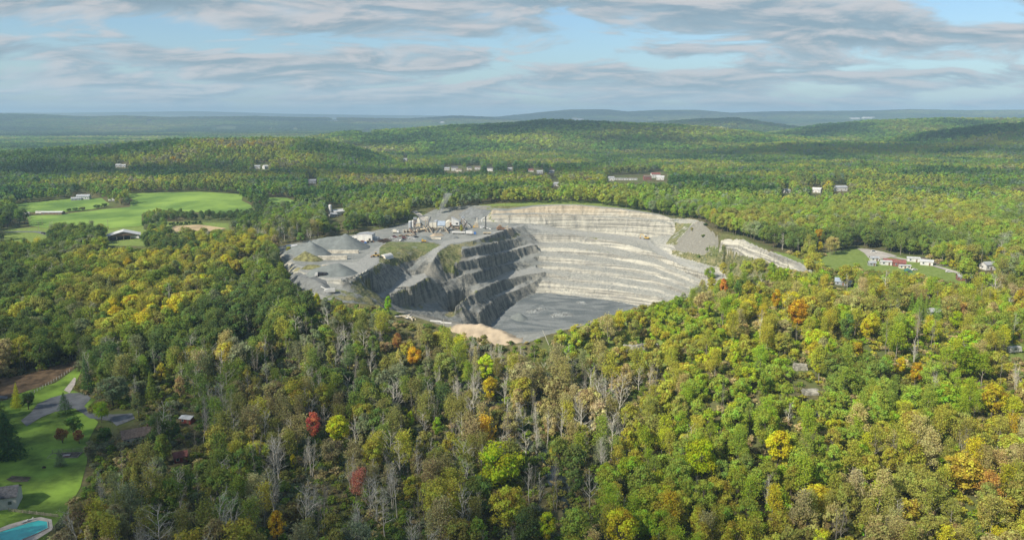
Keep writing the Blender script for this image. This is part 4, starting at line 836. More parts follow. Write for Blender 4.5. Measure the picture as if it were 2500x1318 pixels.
# garage with two doors
p = G(893, 588); t = thing('garage', 'white two-bay garage with grey roof above the stock yard', 'garage', gl(p), -.10)
B().prism([(-7.2, -1), (7.2, -1), (7.2, 6.4), (0, 7.3), (-7.2, 6.4)], -4, 7).fin('wall', M['white'], t)
B().prism([(-7.5, 6.42), (0, 7.36), (7.5, 6.42), (7.5, 6.66), (0, 7.62), (-7.5, 6.66)], -4.3, 7.3).fin('roof', M['roofgrey'], t)
for x in (-3.3, 3.3): B().box(x, -4.03, 0, 5.4, .14, 5.2).fin('garage_door', M['door'], t)
B().box(9.4, 3, -1, 4.2, 6, 4.2).fin('lean_to', M['grey'], t); keep(893, 590, 26, 36)
lorry(868, 584, 2.9, M['white'], M['white'], 'white lorry parked left of the two-bay garage', 6.5)
car(885, 591, .1, M['red'], 'dull red car in front of the two-bay garage'); car(892, 594, 2.0, M['blue'], 'small blue machine beside the two-bay garage corner', L=3.5, name='compact_tractor', cat='tractor'); loader(903, 592, .5, 'brown wheel loader at the corner of the two-bay garage', M['tan'])
loader(917, 627, 3.4, 'wheel loader left of the white fabric shelter')
lorry(783, 675, 3.2, M['white'], M['black'], 'white-cabbed dump truck with black body below the grey-green heap', 8, 2.2, tip=True)
for a, b, c, e_, l in ((922, 590, 946, 584, 'longest dark conveyor section lying in front of the garage lean-to'), (926, 592, 950, 586, 'second dark conveyor section lying beside the longest one'), (934, 594, 956, 588, 'dark conveyor section lying nearest the weedy mound crest')):
    p, q = G(a, b), G(c, e_); t = thing('conveyor_section', l, 'conveyor', gl((p + q) / 2), math.atan2(q.y - p.y, q.x - p.x), 'conveyor sections laid on the ground'); L = (q - p).length
    B().box(0, .45, .3, L, .12, .7).box(0, -.45, .3, L, .12, .7).fin('side_frame', M['rust'], t); B().box(0, 0, .7, L - .3, .76, .1).fin('belt', M['dark'], t); B().box(-L * .35, 0, -.3, .3, 1.2, .6).box(L * .35, 0, -.3, .3, 1.2, .6).fin('trestle_frame', M['dark'], t)
# white fabric shelter
p = G(944, 630); t = thing('fabric_shelter', 'white round-topped fabric shelter on the yard edge', 'shelter', gl(p), -.55); arc = [(3.3 * math.cos(a), 3.6 * math.sin(a)) for a in np.linspace(0, math.pi, 13)]
B().prism([(3.3, -.6)] + arc + [(-3.3, -.6)], -5, 5).fin('canvas', M['white'], t); B().prism([(x * .9, z * .93) for x, z in arc] , -5.06, -5.01).fin('end_wall', M['cream'], t); B().box(.4, -5.1, 0, 1.6, .1, 2.0).fin('doorway', M['brown'], t)
# screening machine
p = G(806, 716); t = thing('screening_machine', 'white mobile screening machine at the wood edge below the yard', 'machine', gl(p), .2); B().prism([(-4, 1.2), (3.5, 1.2), (3.5, 2.2), (1, 3.4), (-2.5, 3.4), (-4, 2.4)], -1.3, 1.3).fin('body', M['white'], t); B().bar((-2, 0, 2.6), (-6, 2.5, 4.6), .35).fin('conveyor', M['white'], t); B().prism([(-3.4, .0), (3.2, .0), (3.6, .6), (3.2, 1.15), (-3.4, 1.15)], -1.1, 1.1).fin('crawler', M['dark'], t); B().box(2.5, 0, 2.2, 1.6, 2.2, 1.2).fin('engine_box', M['white'], t)
keep(803, 716, 26, 18)
rock('boulder', 855, 688, 2.6, 1.8, 1.0, 'larger pale boulder on the edge above the dark cliff', 3, M['rubble']); rock('boulder', 836, 684, 1.8, 1.5, .9, 'smaller pale boulder at the yard exit', 5, M['rubble'])
house(712, 609, 9, 5, 2.8, .5, M['cream'], M['roofwhite'], 'low cream shed at the top left corner of the stock yard', name='shed', cat='shed', nwin=2)

# ------------------------------------------------------------------ processing plant
def legs(b, w, d, h, r=.16):
    for x in (-1, 1):
        for y in (-1, 1): b.bar((x * w / 2, y * d / 2, -.5), (x * w / 2, y * d / 2, h), r)
    b.bar((-w / 2, -d / 2, 0), (w / 2, -d / 2, h), r * .6).bar((w / 2, -d / 2, 0), (-w / 2, -d / 2, h), r * .6); return b
def conveyor(a, b, za, zb, label, m='tan', w=1.0):
    p, q = G(*a), G(*b); L = math.hypot(q.x - p.x, q.y - p.y); t = thing('conveyor', label, 'conveyor', gl(p), math.atan2(q.y - p.y, q.x - p.x), 'inclined conveyors of the plant')
    B().prism([(0, za), (L, zb), (L, zb + .7), (0, za + .7)], -w / 2, w / 2).fin('gantry', M[m], t); B().prism([(.2, za + .72), (L, zb + .72), (L, zb + .82), (.2, za + .82)], -w * .4, w * .4).fin('belt', M['dark'], t)
    for k in (.45, .85): z = za + (zb - za) * k; B().bar((L * k, -w / 2, -.5), (L * k, -w * .2, z), .13).bar((L * k, w / 2, -.5), (L * k, w * .2, z), .13).fin('trestle_frame', M[m], t)
    return t
p = G(1002, 564); t = thing('silo', 'grey upright steel silo at the left end of the asphalt plant', 'silo', gl(p)); B().cyl(0, 0, 2.4, 1.8, 7.0, 16).fin('shell', M['grey'], t); B().cyl(0, 0, 9.4, 1.8, .1, 16, 1.8, .9).fin('cap', M['roofwhite'], t); legs(B(), 2.4, 2.4, 2.6).fin('support_frame', M['dark'], t)
p = G(1006, 562); t = thing('silo', 'white slim silo just behind the grey steel silo', 'silo', gl(p + Vector((0, 9, 0)))); B().cyl(0, 0, 2, 1.3, 6.5, 14, 1.3, .6).fin('shell', M['white'], t); legs(B(), 1.8, 1.8, 2.1).fin('support_frame', M['dark'], t)
p = G(1022, 565); t = thing('mixing_tower', 'tall tan mixing tower with open frame in the asphalt plant', 'tower', gl(p)); legs(B(), 4, 4, 5.0, .22).fin('frame', M['tan'], t); B().box(0, 0, 5, 4.4, 4.2, 3.6).fin('mixer', M['tan'], t); B().box(.2, 0, 8.6, 2.6, 2.6, 3.4).fin('screen_house', M['cream'], t); B().box(0, 0, 4.8, 6, 5.4, .18).box(0, 0, 8.5, 5, 4.8, .16).fin('walkway', M['grey'], t); B().cyl(.2, .3, 12, .8, 1.6, 10).fin('stack', M['cream'], t); B().bar((2.6, -1, 0), (1.6, -1, 12), .35).fin('elevator', M['grey'], t)
p = G(1032, 566); t = thing('drying_drum', 'slanted tan drying drum beside the mixing tower', 'drum', gl(p), .15); B().bar((-4, 0, 2.0), (4.5, 0, 3.2), 1.1, 14).fin('drum', M['tan'], t); B().box(-3, 0, -.5, .6, 2.4, 1.6).box(3, 0, -.5, .6, 2.4, 2.4).fin('cradle', M['rust'], t); B().box(-5, 0, .8, 1.6, 1.8, 2.0).fin('burner', M['red'], t)
conveyor((1006, 568), (1021, 563), .8, 9.5, 'steep tan conveyor climbing to the mixing tower from the bins'); conveyor((1046, 568), (1026, 563), .8, 8.0, 'tan conveyor climbing to the mixing tower from the baghouse side'); conveyor((1012, 570), (1030, 562), 2.5, 6.5, 'cream crossing conveyor in front of the mixing tower', 'cream', .8); conveyor((1050, 566), (1068, 558), 1.0, 7.0, 'rusty conveyor between baghouse and blue-roofed house', 'rust')
conveyor((1010, 562), (1016, 555), 1.0, 7.5, 'grey steel conveyor behind the grey silo', 'grey'); conveyor((1064, 572), (1076, 566), .5, 3.5, 'low grey conveyor before the blue-roofed house', 'grey')
for px, l, hh in ((1053, 'left cream baghouse tower of the asphalt plant', 8.4), (1062, 'right cream baghouse tower of the asphalt plant', 8.8)):
    p = G(px, 563); t = thing('baghouse', l, 'filter tower', gl(p), 0, 'baghouse towers'); B().box(0, 0, 3, 3.2, 3.0, hh - 3).fin('casing', M['cream'], t); B().box(0, 0, 1.2, .8, .8, 1.8, 0, 4, 3.7).fin('hopper', M['tan'], t); legs(B(), 2.9, 2.7, 3.0, .13).fin('support_frame', M['tan'], t); B().box(0, 0, hh, 3.4, 3.2, .2).fin('roof', M['roofgrey'], t)
p = G(1078, 564); t = thing('control_house', 'boxy plant house with blue-grey roof on open legs', 'plant house', gl(p)); legs(B(), 7.0, 6.0, 4.0, .2).fin('support_frame', M['tan'], t); B().box(0, 0, 4.0, 7.4, 6.4, 1.6).box(-1.5, -1, -.5, 2.0, 2.5, 4.5).fin('wall', M['cream'], t); B().prism([(-3.9, 5.62), (3.9, 5.62), (3.9, 6.0), (-3.9, 6.0)], -3.6, 3.4).fin('eave', M['grey'], t)
bb = B(); bb.face([(-3.9, -3.6, 6.02), (3.9, -3.6, 6.02), (3.9, 3.2, 9.8), (-3.9, 3.2, 9.8)]).face([(-3.9, 3.2, 9.8), (3.9, 3.2, 9.8), (3.9, 3.4, 6.02), (-3.9, 3.4, 6.02)]).face([(3.9, -3.6, 6.02), (3.9, 3.4, 6.02), (3.9, 3.2, 9.8)]).face([(-3.9, 3.4, 6.02), (-3.9, -3.6, 6.02), (-3.9, 3.2, 9.8)]); bb.fin('roof', M['roofblue'], t)
f = B().box(2.4, -3.23, 4.4, 1.4, .1, .9).fin('window', M['white'], t); B().box(2.4, -3.27, 4.5, 1.2, .1, .7).fin('pane', M['glass'], f)
p = G(1097, 553); t = thing('round_roofed_shed', 'white round-roofed shed behind the screening tower', 'shed', gl(p), .1); arc = [(3.8 * math.cos(a), 2.2 + 4.2 * math.sin(a)) for a in np.linspace(0, math.pi, 12)]; B().prism([(3.8, -.6)] + arc + [(-3.8, -.6)], -4, 6).fin('shell', M['cream'], t); B().box(1.5, -4.05, 0, 2.2, .1, 4.5).fin('door', M['rust'], t)
p = G(1113, 560); t = thing('screening_tower', 'tall white screening tower with slanted roof over the plant', 'tower', gl(p), -.06); legs(B(), 6, 5.4, 4.6, .22).fin('support_frame', M['rust'], t); B().box(0, 0, 1.6, 5.6, 4.6, 2.4).fin('crusher_box', M['tan'], t); B().prism([(-3.9, 4.6), (3.9, 4.6), (3.9, 8.2), (-3.9, 12.2)], -3.2, 3.2).fin('wall', M['white'], t); B().prism([(-4.1, 12.35), (4.1, 8.1), (4.1, 8.4), (-4.1, 12.65)], -3.5, 3.5).fin('roof', M['roofwhite'], t); B().box(0, 0, 4.4, 9, 7.4, .2).fin('walkway', M['grey'], t); B().box(1.6, -3.25, 5.4, 2.2, .1, 1.8).fin('opening', M['dark'], t)
conveyor((1088, 566), (1109, 559), .6, 6.0, 'dark conveyor feeding the white screening tower', 'rust'); conveyor((1136, 562), (1120, 557), .6, 7.5, 'grey conveyor rising to the right side of the white screening tower', 'grey'); conveyor((1150, 556), (1128, 548), .5, 7.0, 'white conveyor behind the yellow-green yard tree', 'white')
conveyor((1040, 560), (1052, 552), 1.0, 9.0, 'steep grey conveyor rising behind the left baghouse', 'grey'); conveyor((1056, 570), (1044, 562), .5, 5.5, 'short tan conveyor in front of the baghouse pair'); conveyor((1014, 574), (1000, 568), .5, 4.0, 'low rusty conveyor before the aggregate bays', 'rust'); conveyor((1095, 570), (1084, 563), .5, 4.5, 'tan conveyor between blue-roofed house and screening tower'); conveyor((1128, 566), (1140, 556), .5, 6.0, 'rusty conveyor leading away from the screening tower', 'rust')
for px, py, hh, l in ((1014, 560, 10, 'rusty lattice tower between silo and mixing tower'), (1042, 561, 11, 'tan lattice tower between mixing tower and baghouse'), (1130, 555, 9, 'rusty lattice tower right of the white screening tower')):
    p = G(px, py); t = thing('lattice_tower', l, 'tower', gl(p), .2, 'lattice towers of the plant')
    for k in range(3):
        b_ = B(); legs(b_, 2.6, 2.6, hh / 3, .13); b_.fin('lattice_frame', M['rust' if 'rusty' in l else 'tan'], t).location.z = k * hh / 3
    B().box(0, 0, hh + .3, 3.2, 3.2, 2.0).fin('hopper', M['cream' if 'tan' in l else 'grey'], t)
p = G(1066, 559); t = thing('dust_tank', 'grey round tank behind the cream baghouses', 'tank', gl(p)); B().cyl(0, 0, 1, 2.2, 7.5, 14, 2.2, .8).fin('shell', M['grey'], t); legs(B(), 3, 3, 1.2).fin('support_frame', M['dark'], t)
p = G(1163, 556); t = thing('crusher', 'tan jaw crusher beside the dark mast', 'crusher', gl(p), .1); B().box(0, 0, .4, 4, 3.4, 3.4).fin('body', M['tan'], t); B().box(0, 0, 3.8, 2.4, 2.4, 2.0, 0, 1.5, 1.4).fin('hopper', M['cream'], t); B().bar((.8, 0, 5), (.8, 0, 10.5), .5, 8).fin('pipe', M['cream'], t); B().box(-2.6, 0, .3, 1.4, 2.2, 1.8).fin('motor', M['yellow'], t)
p = G(1186, 560); t = thing('mast', 'dark tall mast with white angled chute at its top', 'mast', gl(p)); B().box(0, 0, -1, 1.1, 1.1, 14).fin('column', M['dark'], t); B().bar((-.6, 0, 12.4), (-3.8, 0, 10.6), .5).bar((-3.8, 0, 10.6), (-4.2, 0, 7.5), .5).fin('chute', M['white'], t); B().box(-3.0, 0, 3.4, .3, .3, 7.5).fin('brace', M['grey'], t)
p = G(1175, 557); t = thing('equipment_cabin', 'small white equipment cabin left of the dark mast', 'cabin', gl(p)); B().box(0, 0, 0, 3.2, 2.6, 2.7).fin('wall', M['white'], t); B().box(0, 0, 2.71, 3.5, 2.9, .16).fin('roof', M['roofgrey'], t); B().box(.7, -1.33, .2, .9, .08, 2.0).fin('door', M['grey'], t)
p, q = G(1180, 555), G(1199, 561); t = thing('pipe', 'long white pipe lying on the ground right of the dark mast', 'pipe', gl((p + q) / 2), math.atan2(q.y - p.y, q.x - p.x)); L = (q - p).length; B().bar((-L / 2, 0, .5), (L / 2, 0, .5), .5, 10).fin('tube', M['white'], t); B().box(-L * .3, 0, -.3, .4, 1.2, .4).box(L * .3, 0, -.3, .4, 1.2, .4).fin('sleeper', M['wood'], t)
p = G(1222, 562); t = thing('mobile_crusher', 'dark brown mobile crusher at the head of the pit road', 'crusher', gl(p), .2); B().prism([(-4, 1), (4, 1), (4.5, 2.4), (1.5, 3.0), (.5, 4.6), (-1.5, 4.8), (-4, 2.6)], -1.4, 1.4).fin('body', M['rust'], t); B().bar((3, 0, 1.8), (8, 0, 4.0), .45).fin('conveyor', M['tan'], t); B().prism([(-3, .0), (3, .0), (3.4, .5), (3, .98), (-3, .98)], -1.3, 1.3).fin('crawler', M['dark'], t); B().box(-.4, 0, 4.6, 1.6, 2.4, 1.2, 0, 1.6, 1.2).fin('hopper', M['tan'], t)
pile('rubble_heap', 'tan rubble heap beside the dark brown mobile crusher', [((1240, 560, 1.8), (1248, 560, 1.4))], M['sand'], .5, cat='rubble heap', rough=.8)
p, q = G(984, 568), G(1019, 567); t = thing('aggregate_bin', 'row of four brown aggregate bays in front of the grey silo', 'storage bay', gl((p + q) / 2), math.atan2(q.y - p.y, q.x - p.x)); L = (q - p).length
B().box(0, 1.7, -.5, L, .4, 3.4).fin('back_wall', M['conc'], t)
for i in range(5): B().box(-L / 2 + L * i / 4 + (.3 if i == 0 else -.3 if i == 4 else 0), -.2, -.5, .5, 3.36, 3.4).fin('divider', M['conc'], t)
for i in range(4): B().box(-L / 2 + L * (i + .5) / 4, .5, -.4, L / 4 - .9, 1.9, 1.6, 0, .9, .3).fin('aggregate', M['rust'], t)
p = G(1035, 592); t = thing('bulldozer', 'yellow bulldozer at the grassy edge below the plant yard', 'bulldozer', gl(p), .1)
for s in (-1, 1): B().prism([(-2.2, .0), (2.0, .0), (2.4, .5), (1.8, 1.05), (-2.0, 1.05), (-2.5, .5)], s * 1.15 - .3, s * 1.15 + .3).fin('track', M['dark'], t)
B().box(.6, 0, .9, 3.0, 1.5, 1.2).fin('bonnet', M['yellow'], t); B().box(-1.2, 0, 1.0, 1.6, 1.6, 2.0).fin('cab', M['yellow'], t); B().prism([(2.9, .1), (3.3, .2), (3.1, .8), (3.35, 1.4), (3.0, 1.35)], -1.9, 1.9).fin('blade', M['rust'], t)
excavator(1578, 584, 2.6, 'tan yellow excavator alone on the haul bench of the far wall')
lorry(967, 569, -.2, M['white'], M['cream'], 'cream box lorry left of the aggregate bays', 6.5, 2.4)
for px, py, r, m, l in ((961, 566, -.3, 'white', 'white car beside the cream box lorry on the entrance road'), (957, 582, 0, 'white', 'white car left of the red van in the plant yard'), (970, 587, .1, 'white', 'white van with its side to the weedy mound'), (981, 588.5, .7, 'white', 'white car beside the dark red car'), (986, 586, .3, 'black', 'black car right of the white pair at the mound'), (987, 581.5, .2, 'red', 'dark red car behind the black one'),
                       (1003, 583, .1, 'white', 'white car left of the low gravel cone'), (1011, 584, -.2, 'white', 'white car nearest the low gravel cone'), (1016, 580, .5, 'black', 'black car behind the two white ones by the gravel cone')):
    car(px, py, r, M[m], l)
car(963, 580, .1, M['red'], 'red van behind the white car in the plant yard', L=5.6, tall=2.2, name='van', cat='van')
for px, py, l in ((992, 576, 'pile of pale scrap beams left of the gravel cone'), (1004, 575, 'pile of rusty scrap beams in front of the aggregate bays'), (978, 577, 'heap of tan scrap metal near the red van'), (999, 779, 'heap of dark and white scrap beams on the near rim road'), (985, 773, 'pile of dark scrap on the near rim road by the trees')):
    p = G(px, py); t = thing('scrap_heap', l, 'scrap', gl(p), rnd.uniform(0, 3), 'scrap heaps of the works')
    for mm, nn in (('tan', 6), ('white' if py > 700 else 'rust', 5), ('dark', 4)):
        bb = B()
        for k in range(nn): x, y = rnd.uniform(-4, 4), rnd.uniform(-2, 2); a = rnd.uniform(-.5, .5); bb.bar((x - 1.8 * math.cos(a), y - 1.8 * math.sin(a), rnd.uniform(.1, 1.1)), (x + 1.8 * math.cos(a), y + 1.8 * math.sin(a), rnd.uniform(.1, 1.1)), rnd.uniform(.15, .4), 5)
        bb.fin('beam', M[mm], t)
trailer(1120, 571, -.12, M['white'], 'white low trailer on the grass island of the plant yard', 13, 1.2); trailer(1146, 573, -.15, M['white'], 'white box trailer with a blue cab beyond it', 6.5, 2.8); lorry(1155, 573, -.1, M['blue'], M['white'], 'blue-cabbed lorry right of the white box trailer', 6, 2.2); trailer(1189, 572, .1, M['tan'], 'tan low trailer at the edge above the pit wall', 8, 1.0)
# near rim bits: white beams, pale trunk, leaning trunk
for a, b, l in ((1064, 785, 'white beam lying along the near rim road'), (1089, 789, 'longer white beam lying on the rim road near the tan sand')):
    p = G(a, b); t = thing('steel_beam', l, 'beam', gl(p), -.25); B().box(0, .28, .0, 7, .12, .7).fin('flange', M['white'], t); B().box(0, -.28, .0, 7, .12, .7).fin('flange', M['white'], t); B().box(0, 0, .3, 6.9, .44, .1).fin('web', M['white'], t)
p = G(1082, 812); t = thing('dead_trunk', 'pale upright dead trunk before the near rim road', 'dead trunk', gl(p)); B().bar((0, 0, -1), (.4, 0, 8.5), .22, 7, .1).fin('trunk', M['pale'], t); B().bar((.2, 0, 5.2), (1.2, .3, 6.6), .08).fin('branch', M['pale'], t)
p = G(1341, 842); t = thing('dead_trunk', 'long pale trunk leaning on the shrubby ridge below the pit', 'dead trunk', gl(p)); B().bar((0, 0, -.5), (-3.6, 1.0, 8.0), .22, 7, .14).fin('trunk', M['pale'], t); B().bar((-2.4, .7, 5.4), (-2.1, .2, 6.6), .07).fin('branch', M['pale'], t); keep(1333, 842, 12, 36)

# rocks of the wooded slope
rock('rock_outcrop', 1556, 862, 13, 7, 5.0, 'largest pale rock outcrop on the shrubby ridge', 1, None, .5); rock('rock_outcrop', 1530, 872, 6, 4, 3.2, 'small pale outcrop left under the largest one', 2); rock('rock_outcrop', 1502, 825, 7, 4, 3.0, 'broken pale outcrop near the top of the shrubby ridge', 4, None, .3); rock('rock_outcrop', 1444, 798, 5, 3, 3.0, 'pale rock knob on the ridge crest beside the pit floor', 6); rock('rock_outcrop', 1600, 850, 5, 3, 2.4, 'low pale outcrop right of the largest one', 8); rock('rock_outcrop', 1952, 900, 6, 4, 2.6, 'tall narrow pale rock on the bright slope', 9); rock('rock_outcrop', 1977, 958, 8, 5, 1.5, 'flat pale rock in the middle of the bright slope', 12); rock('rock_outcrop', 2005, 1017, 7, 5, 1.3, 'lowest pale rock of the bright slope', 15)

# ------------------------------------------------------------------ farms and houses in the wood
house(205, 487, 16, 9, 4.5, .2, M['white'], M['roofgrey'], 'white farmhouse with grey roof on the hill field', nwin=5, chimney=True); house(187, 489, 12, 6, 2.6, .3, M['grey'], M['roofgrey'], 'low grey outbuilding left of the white farmhouse', name='barn', cat='barn', nwin=3)
trailer(274, 492, .1, M['white'], 'white trailer between hedge trees above the pasture', 9, 2.8, clear=True)
trailer(42, 526, .1, M['white'], 'leftmost white trailer of the farmyard row', 6, 2.4, clear=True); trailer(65, 525, .2, M['white'], 'second white trailer of the farmyard row', 7, 2.4, clear=True); trailer(97, 523, -.1, M['white'], 'white trailer left of the long pale farm shed', 9, 2.6, clear=True)
house(130, 524, 24, 8, 3.0, .05, M['brown'], M['roofwhite'], 'long dark farm shed with pale roof by the pasture', name='farm_shed', cat='shed', nwin=4, pitch=.25)
p = G(303, 583); t = thing('barn', 'big open barn with wide pale grey roof below the pasture', 'barn', gl(p), .42)
B().box(-13, 0, -1, 1, 16, 5).box(0, 8.2, -1, 27, .5, 6.0).fin('wall', M['white'], t); B().box(-13.6, -2, -1, .3, 10, 3.8).fin('side_boarding', M['redroof'], t); bb = B()
bb.prism([(-15, 4.0), (0, 8.0), (15, 4.0), (15, 4.35), (0, 8.4), (-15, 4.35)], -9.5, 9.5); bb.fin('roof', M['roofwhite'], t); B().prism([(-13.4, 4.3), (0, 7.9), (13.4, 4.3)], -9.0, -8.7).fin('gable', M['brown'], t)
for x in (-12.5, -6, 0, 6, 12.5): B().box(x, -8.8, -1, .45, .45, 5.2).fin('post', M['wood'], t)
B().box(0, 2, -.9, 24, 11, .95).fin('floor_slab', M['earth'], t); keep(303, 584, 48, 34); lorry(331, 583, .0, M['white'], M['white'], 'white box lorry in front of the big open barn', 8, 2.6); keep(331, 584, 14, 14)
p = G(807, 527); t = thing('silo', 'tall white farm silo beside the small white barn', 'silo', gl(p)); B().cyl(0, 0, -1, 2.0, 12.5, 16).fin('shell', M['white'], t); B().cyl(0, 0, 11.5, 2.05, .1, 16, 2.05, 1.5).fin('dome', M['roofwhite'], t); keep(807, 528, 9, 30)
house(825, 525, 13, 9, 4.4, .7, M['white'], M['roofwhite'], 'white barn with pale roof right of the farm silo', name='barn', cat='barn', nwin=2, chimney=False); house(814, 529, 7, 6, 3, .7, M['grey'], M['roofgrey'], 'small grey lean-to between silo and white barn', name='barn', cat='barn', nwin=2)
car(107, 570, .1, M['black'], 'black car on the farm road at the wood edge', 'cars at the wood edges'); car(113, 572, .3, M['black'], 'second black car at the farm road, nearer the trees', 'cars at the wood edges')
pole(95, 566, 11, 'utility pole at the bend of the farm road', .04); pole(104, 551, 9, 'utility pole at the foot of the pasture'); pole(75, 541, 7, 'short utility pole beside the farmyard row'); pole(264, 557, 9, 'lone utility pole at the lower pasture edge')
for i in range(9):
    p = G(416 + i * 9.2, 551.5 - i * .35); t = thing('hedge_bush', ('first', 'second', 'third', 'fourth', 'fifth', 'sixth', 'seventh', 'eighth', 'last')[i] + ' round bush from the barn end of the stubble field hedge', 'bush', gl(p), i, 'round bushes in a row'); t.scale = (.95, .95, 1.15)
    for nm, me in (('stem', MODEL['shrub'][i % 3]['trunk']), ('foliage', MODEL['shrub'][i % 3]['crown'])):
        o = bpy.data.objects.new(nm, me); C.objects.link(o); o.parent = t; o['tint'] = (.05, .085, .03)
# right-hand smallholding
house(2208, 655, 8, 4, 2.4, -.2, M['cream'], M['roofwhite'], 'white mobile home below the red buildings', name='mobile_home', nwin=3, pitch=.12); house(2172, 645, 9, 7, 2.6, -.35, M['redroof'], M['redroof'], 'dull red building with red roof behind the pines', nwin=3, clear=False); house(2194, 649, 9, 7, 3.0, -.35, M['redroof'], M['redroof'], 'second dull red building right of the first, by the mobile home', nwin=2, clear=False)
house(2162, 646, 8, 5, 2.8, -.2, M['white'], M['roofwhite'], 'white shed joined to the first red building', name='shed', cat='shed', nwin=2, pitch=.2); house(2229, 638, 9, 6, 3.0, -.35, M['white'], M['roofwhite'], 'white garage on the grass left of the white barn', name='shed', cat='shed', nwin=2, pitch=.2); house(2262, 646, 9, 8, 3.0, -.5, M['white'], M['roofwhite'], 'white barn with open dark door near the railway', name='barn', cat='barn', nwin=2, pitch=.25)
house(2134, 636, 6, 4, 2.4, -.1, M['white'], M['roofgrey'], 'small grey-roofed shed in the pale gravel lot', name='shed', cat='shed', nwin=2); house(2128, 648, 5, 4, 2.4, -.1, M['grey'], M['roofgrey'], 'small grey shed below the gravel lot', name='shed', cat='shed', nwin=2); car(2133, 617, -.3, M['white'], 'white van alone on the gravel lot', 'cars at the wood edges', 5.2, 2.2, 'van', 'van'); car(2232, 660, .2, M['white'], 'white car below the white mobile home', 'cars at the wood edges'); car(2316, 665, -.2, M['white'], 'white car at the far right end of the railway meadow', 'cars at the wood edges')
p = G(2217, 663); t = thing('tarpaulin_shelter', 'dark green tarpaulin shelter below the mobile home', 'shelter', gl(p), -.3); B().prism([(-2.4, 0), (2.4, 0), (2.4, .9), (0, 2.4), (-2.4, .9)], -3.5, 3.5).fin('canvas', M['green'], t); B().box(0, -3.55, 0, 2, .08, 1.3).fin('opening', M['dark'], t)
house(2411, 657, 9, 7, 4.0, .2, M['white'], M['roofgrey'], 'white house under the big pale bare tree at the right'); house(2353, 684, 9, 6, 3.0, -.2, M['redroof'], M['roofgrey'], 'pinkish house with grey roof among trees beyond the pines', nwin=3); house(2058, 695, 10, 7, 2.8, -.4, M['grey'], M['roofblue'], 'house with blue-grey roof hidden in trees behind the orange maple', nwin=3); house(2274, 770, 9, 7, 2.6, -.2, M['cream'], M['roofgrey'], 'cream house peeping out beside the round lime tree', nwin=3); house(2168, 752, 6, 5, 2.4, -.3, M['grey'], M['roofwhite'], 'small grey house left of the dark pines', nwin=2)
p = G(2476, 860); t = thing('camper_van', 'white motor home parked under the green trees at the right edge', 'motor home', gl(p), .25); B().prism([(-3.6, .5), (3.6, .5), (3.7, 1.5), (3.0, 2.0), (3.3, 2.3), (3.2, 3.0), (-3.6, 3.0)], -1.15, 1.15).fin('body', M['white'], t); B().box(-.5, -1.17, 1.6, 1.6, .06, .7).fin('side_window', M['glass'], t); B().box(1.2, -1.17, .7, .7, .06, 1.8).fin('door', M['grey'], t); wheels(t, (-2.2, 2.4), 1.0, .42); keep(2476, 862, 24, 22)
# houses beyond the quarry
hg = 'houses in the wood beyond the quarry'
for px, py, w_, d_, h_, r, wl, rf, l in ((1091, 416, 11, 8, 4.5, .1, 'white', 'roofgrey', 'leftmost white house of the far settlement'), (1110, 417, 14, 10, 7, .1, 'white', 'roofdark', 'large white house of the far settlement'), (1121, 419, 12, 8, 4, -.2, 'cream', 'roofbrown', 'cream house below the large white one in the far settlement'), (1146, 415, 10, 8, 5, .2, 'cream', 'roofdark', 'cream house in the middle of the far settlement'), (1166, 414, 12, 8, 5, .1, 'white', 'roofbrown', 'white house with brown roof in the far settlement'), (1197, 418, 12, 9, 6, -.2, 'white', 'roofdark', 'white gabled house near the end of the far settlement'), (1245, 416, 9, 7, 4, 0, 'white', 'roofgrey', 'small white house, last of the far settlement'),
                                     (1296, 420, 10, 8, 4, .1, 'cream', 'redroof', 'red-roofed house above the pit rim wood'), (1318, 424, 12, 8, 4.5, -.1, 'white', 'roofwhite', 'white-roofed house above the pit rim wood'), (1347, 423, 10, 7, 4, 0, 'grey', 'roofgrey', 'grey house right of the white-roofed one'), (1492, 441, 10, 8, 5, 0, 'white', 'roofgrey', 'white house at the left end of the mobile home row'), (1580, 439, 13, 9, 5.5, .1, 'redroof', 'roofbrown', 'brown house in the middle of the mobile home row'), (1600, 434, 16, 10, 6.5, .1, 'white', 'redroof', 'biggest house of the row, red roof, standing highest'), (1612, 439, 13, 8, 5, -.2, 'white', 'roofwhite', 'white house at the right end of the mobile home row'),
                                     (1994, 470, 12, 9, 4.6, -.6, 'white', 'roofwhite', 'white barn roof showing left of the white L-shaped house'), (2050, 466, 18, 10, 5, .15, 'white', 'roofgrey', 'white L-shaped house in the wood at the right'), (1920, 471, 8, 7, 4, .1, 'white', 'roofgrey', 'tiny white house left of the barn roof'), (290, 408, 9, 7, 4, .1, 'white', 'roofwhite', 'left one of two white buildings on the lit hill foot'), (303, 408, 8, 6, 3.5, 0, 'white', 'roofwhite', 'right one of two white buildings on the lit hill foot'), (629, 411, 10, 8, 4, .2, 'white', 'roofgrey', 'white shed on the hill foot, left of the bright gable'), (648, 412, 9, 8, 5, .9, 'white', 'roofwhite', 'bright white gable at the hill foot'), (763, 448, 12, 8, 5, .1, 'grey', 'roofgrey', 'grey house in the dark wood beyond the pasture'), (1355, 455, 10, 8, 4, .1, 'white', 'roofgrey', 'white house close above the pit rim wood'), (990, 392, 9, 7, 4, 0, 'white', 'roofgrey', 'lone white house under the dark hill')):
    house(px, py, w_, d_, h_, r, M[wl], M[rf], l, hg, nwin=3)
for i, px in enumerate((1508, 1521, 1534, 1547)):
    house(px, 439.5 + .2 * i, 12, 4.5, 2.8, .05, M['white'], M['roofwhite'], ('first', 'second', 'third', 'fourth')[i] + ' white mobile home from the left in the row', 'mobile homes in a row', 'mobile_home', nwin=3, pitch=.12)
dg = 'distant pale buildings on the plain'
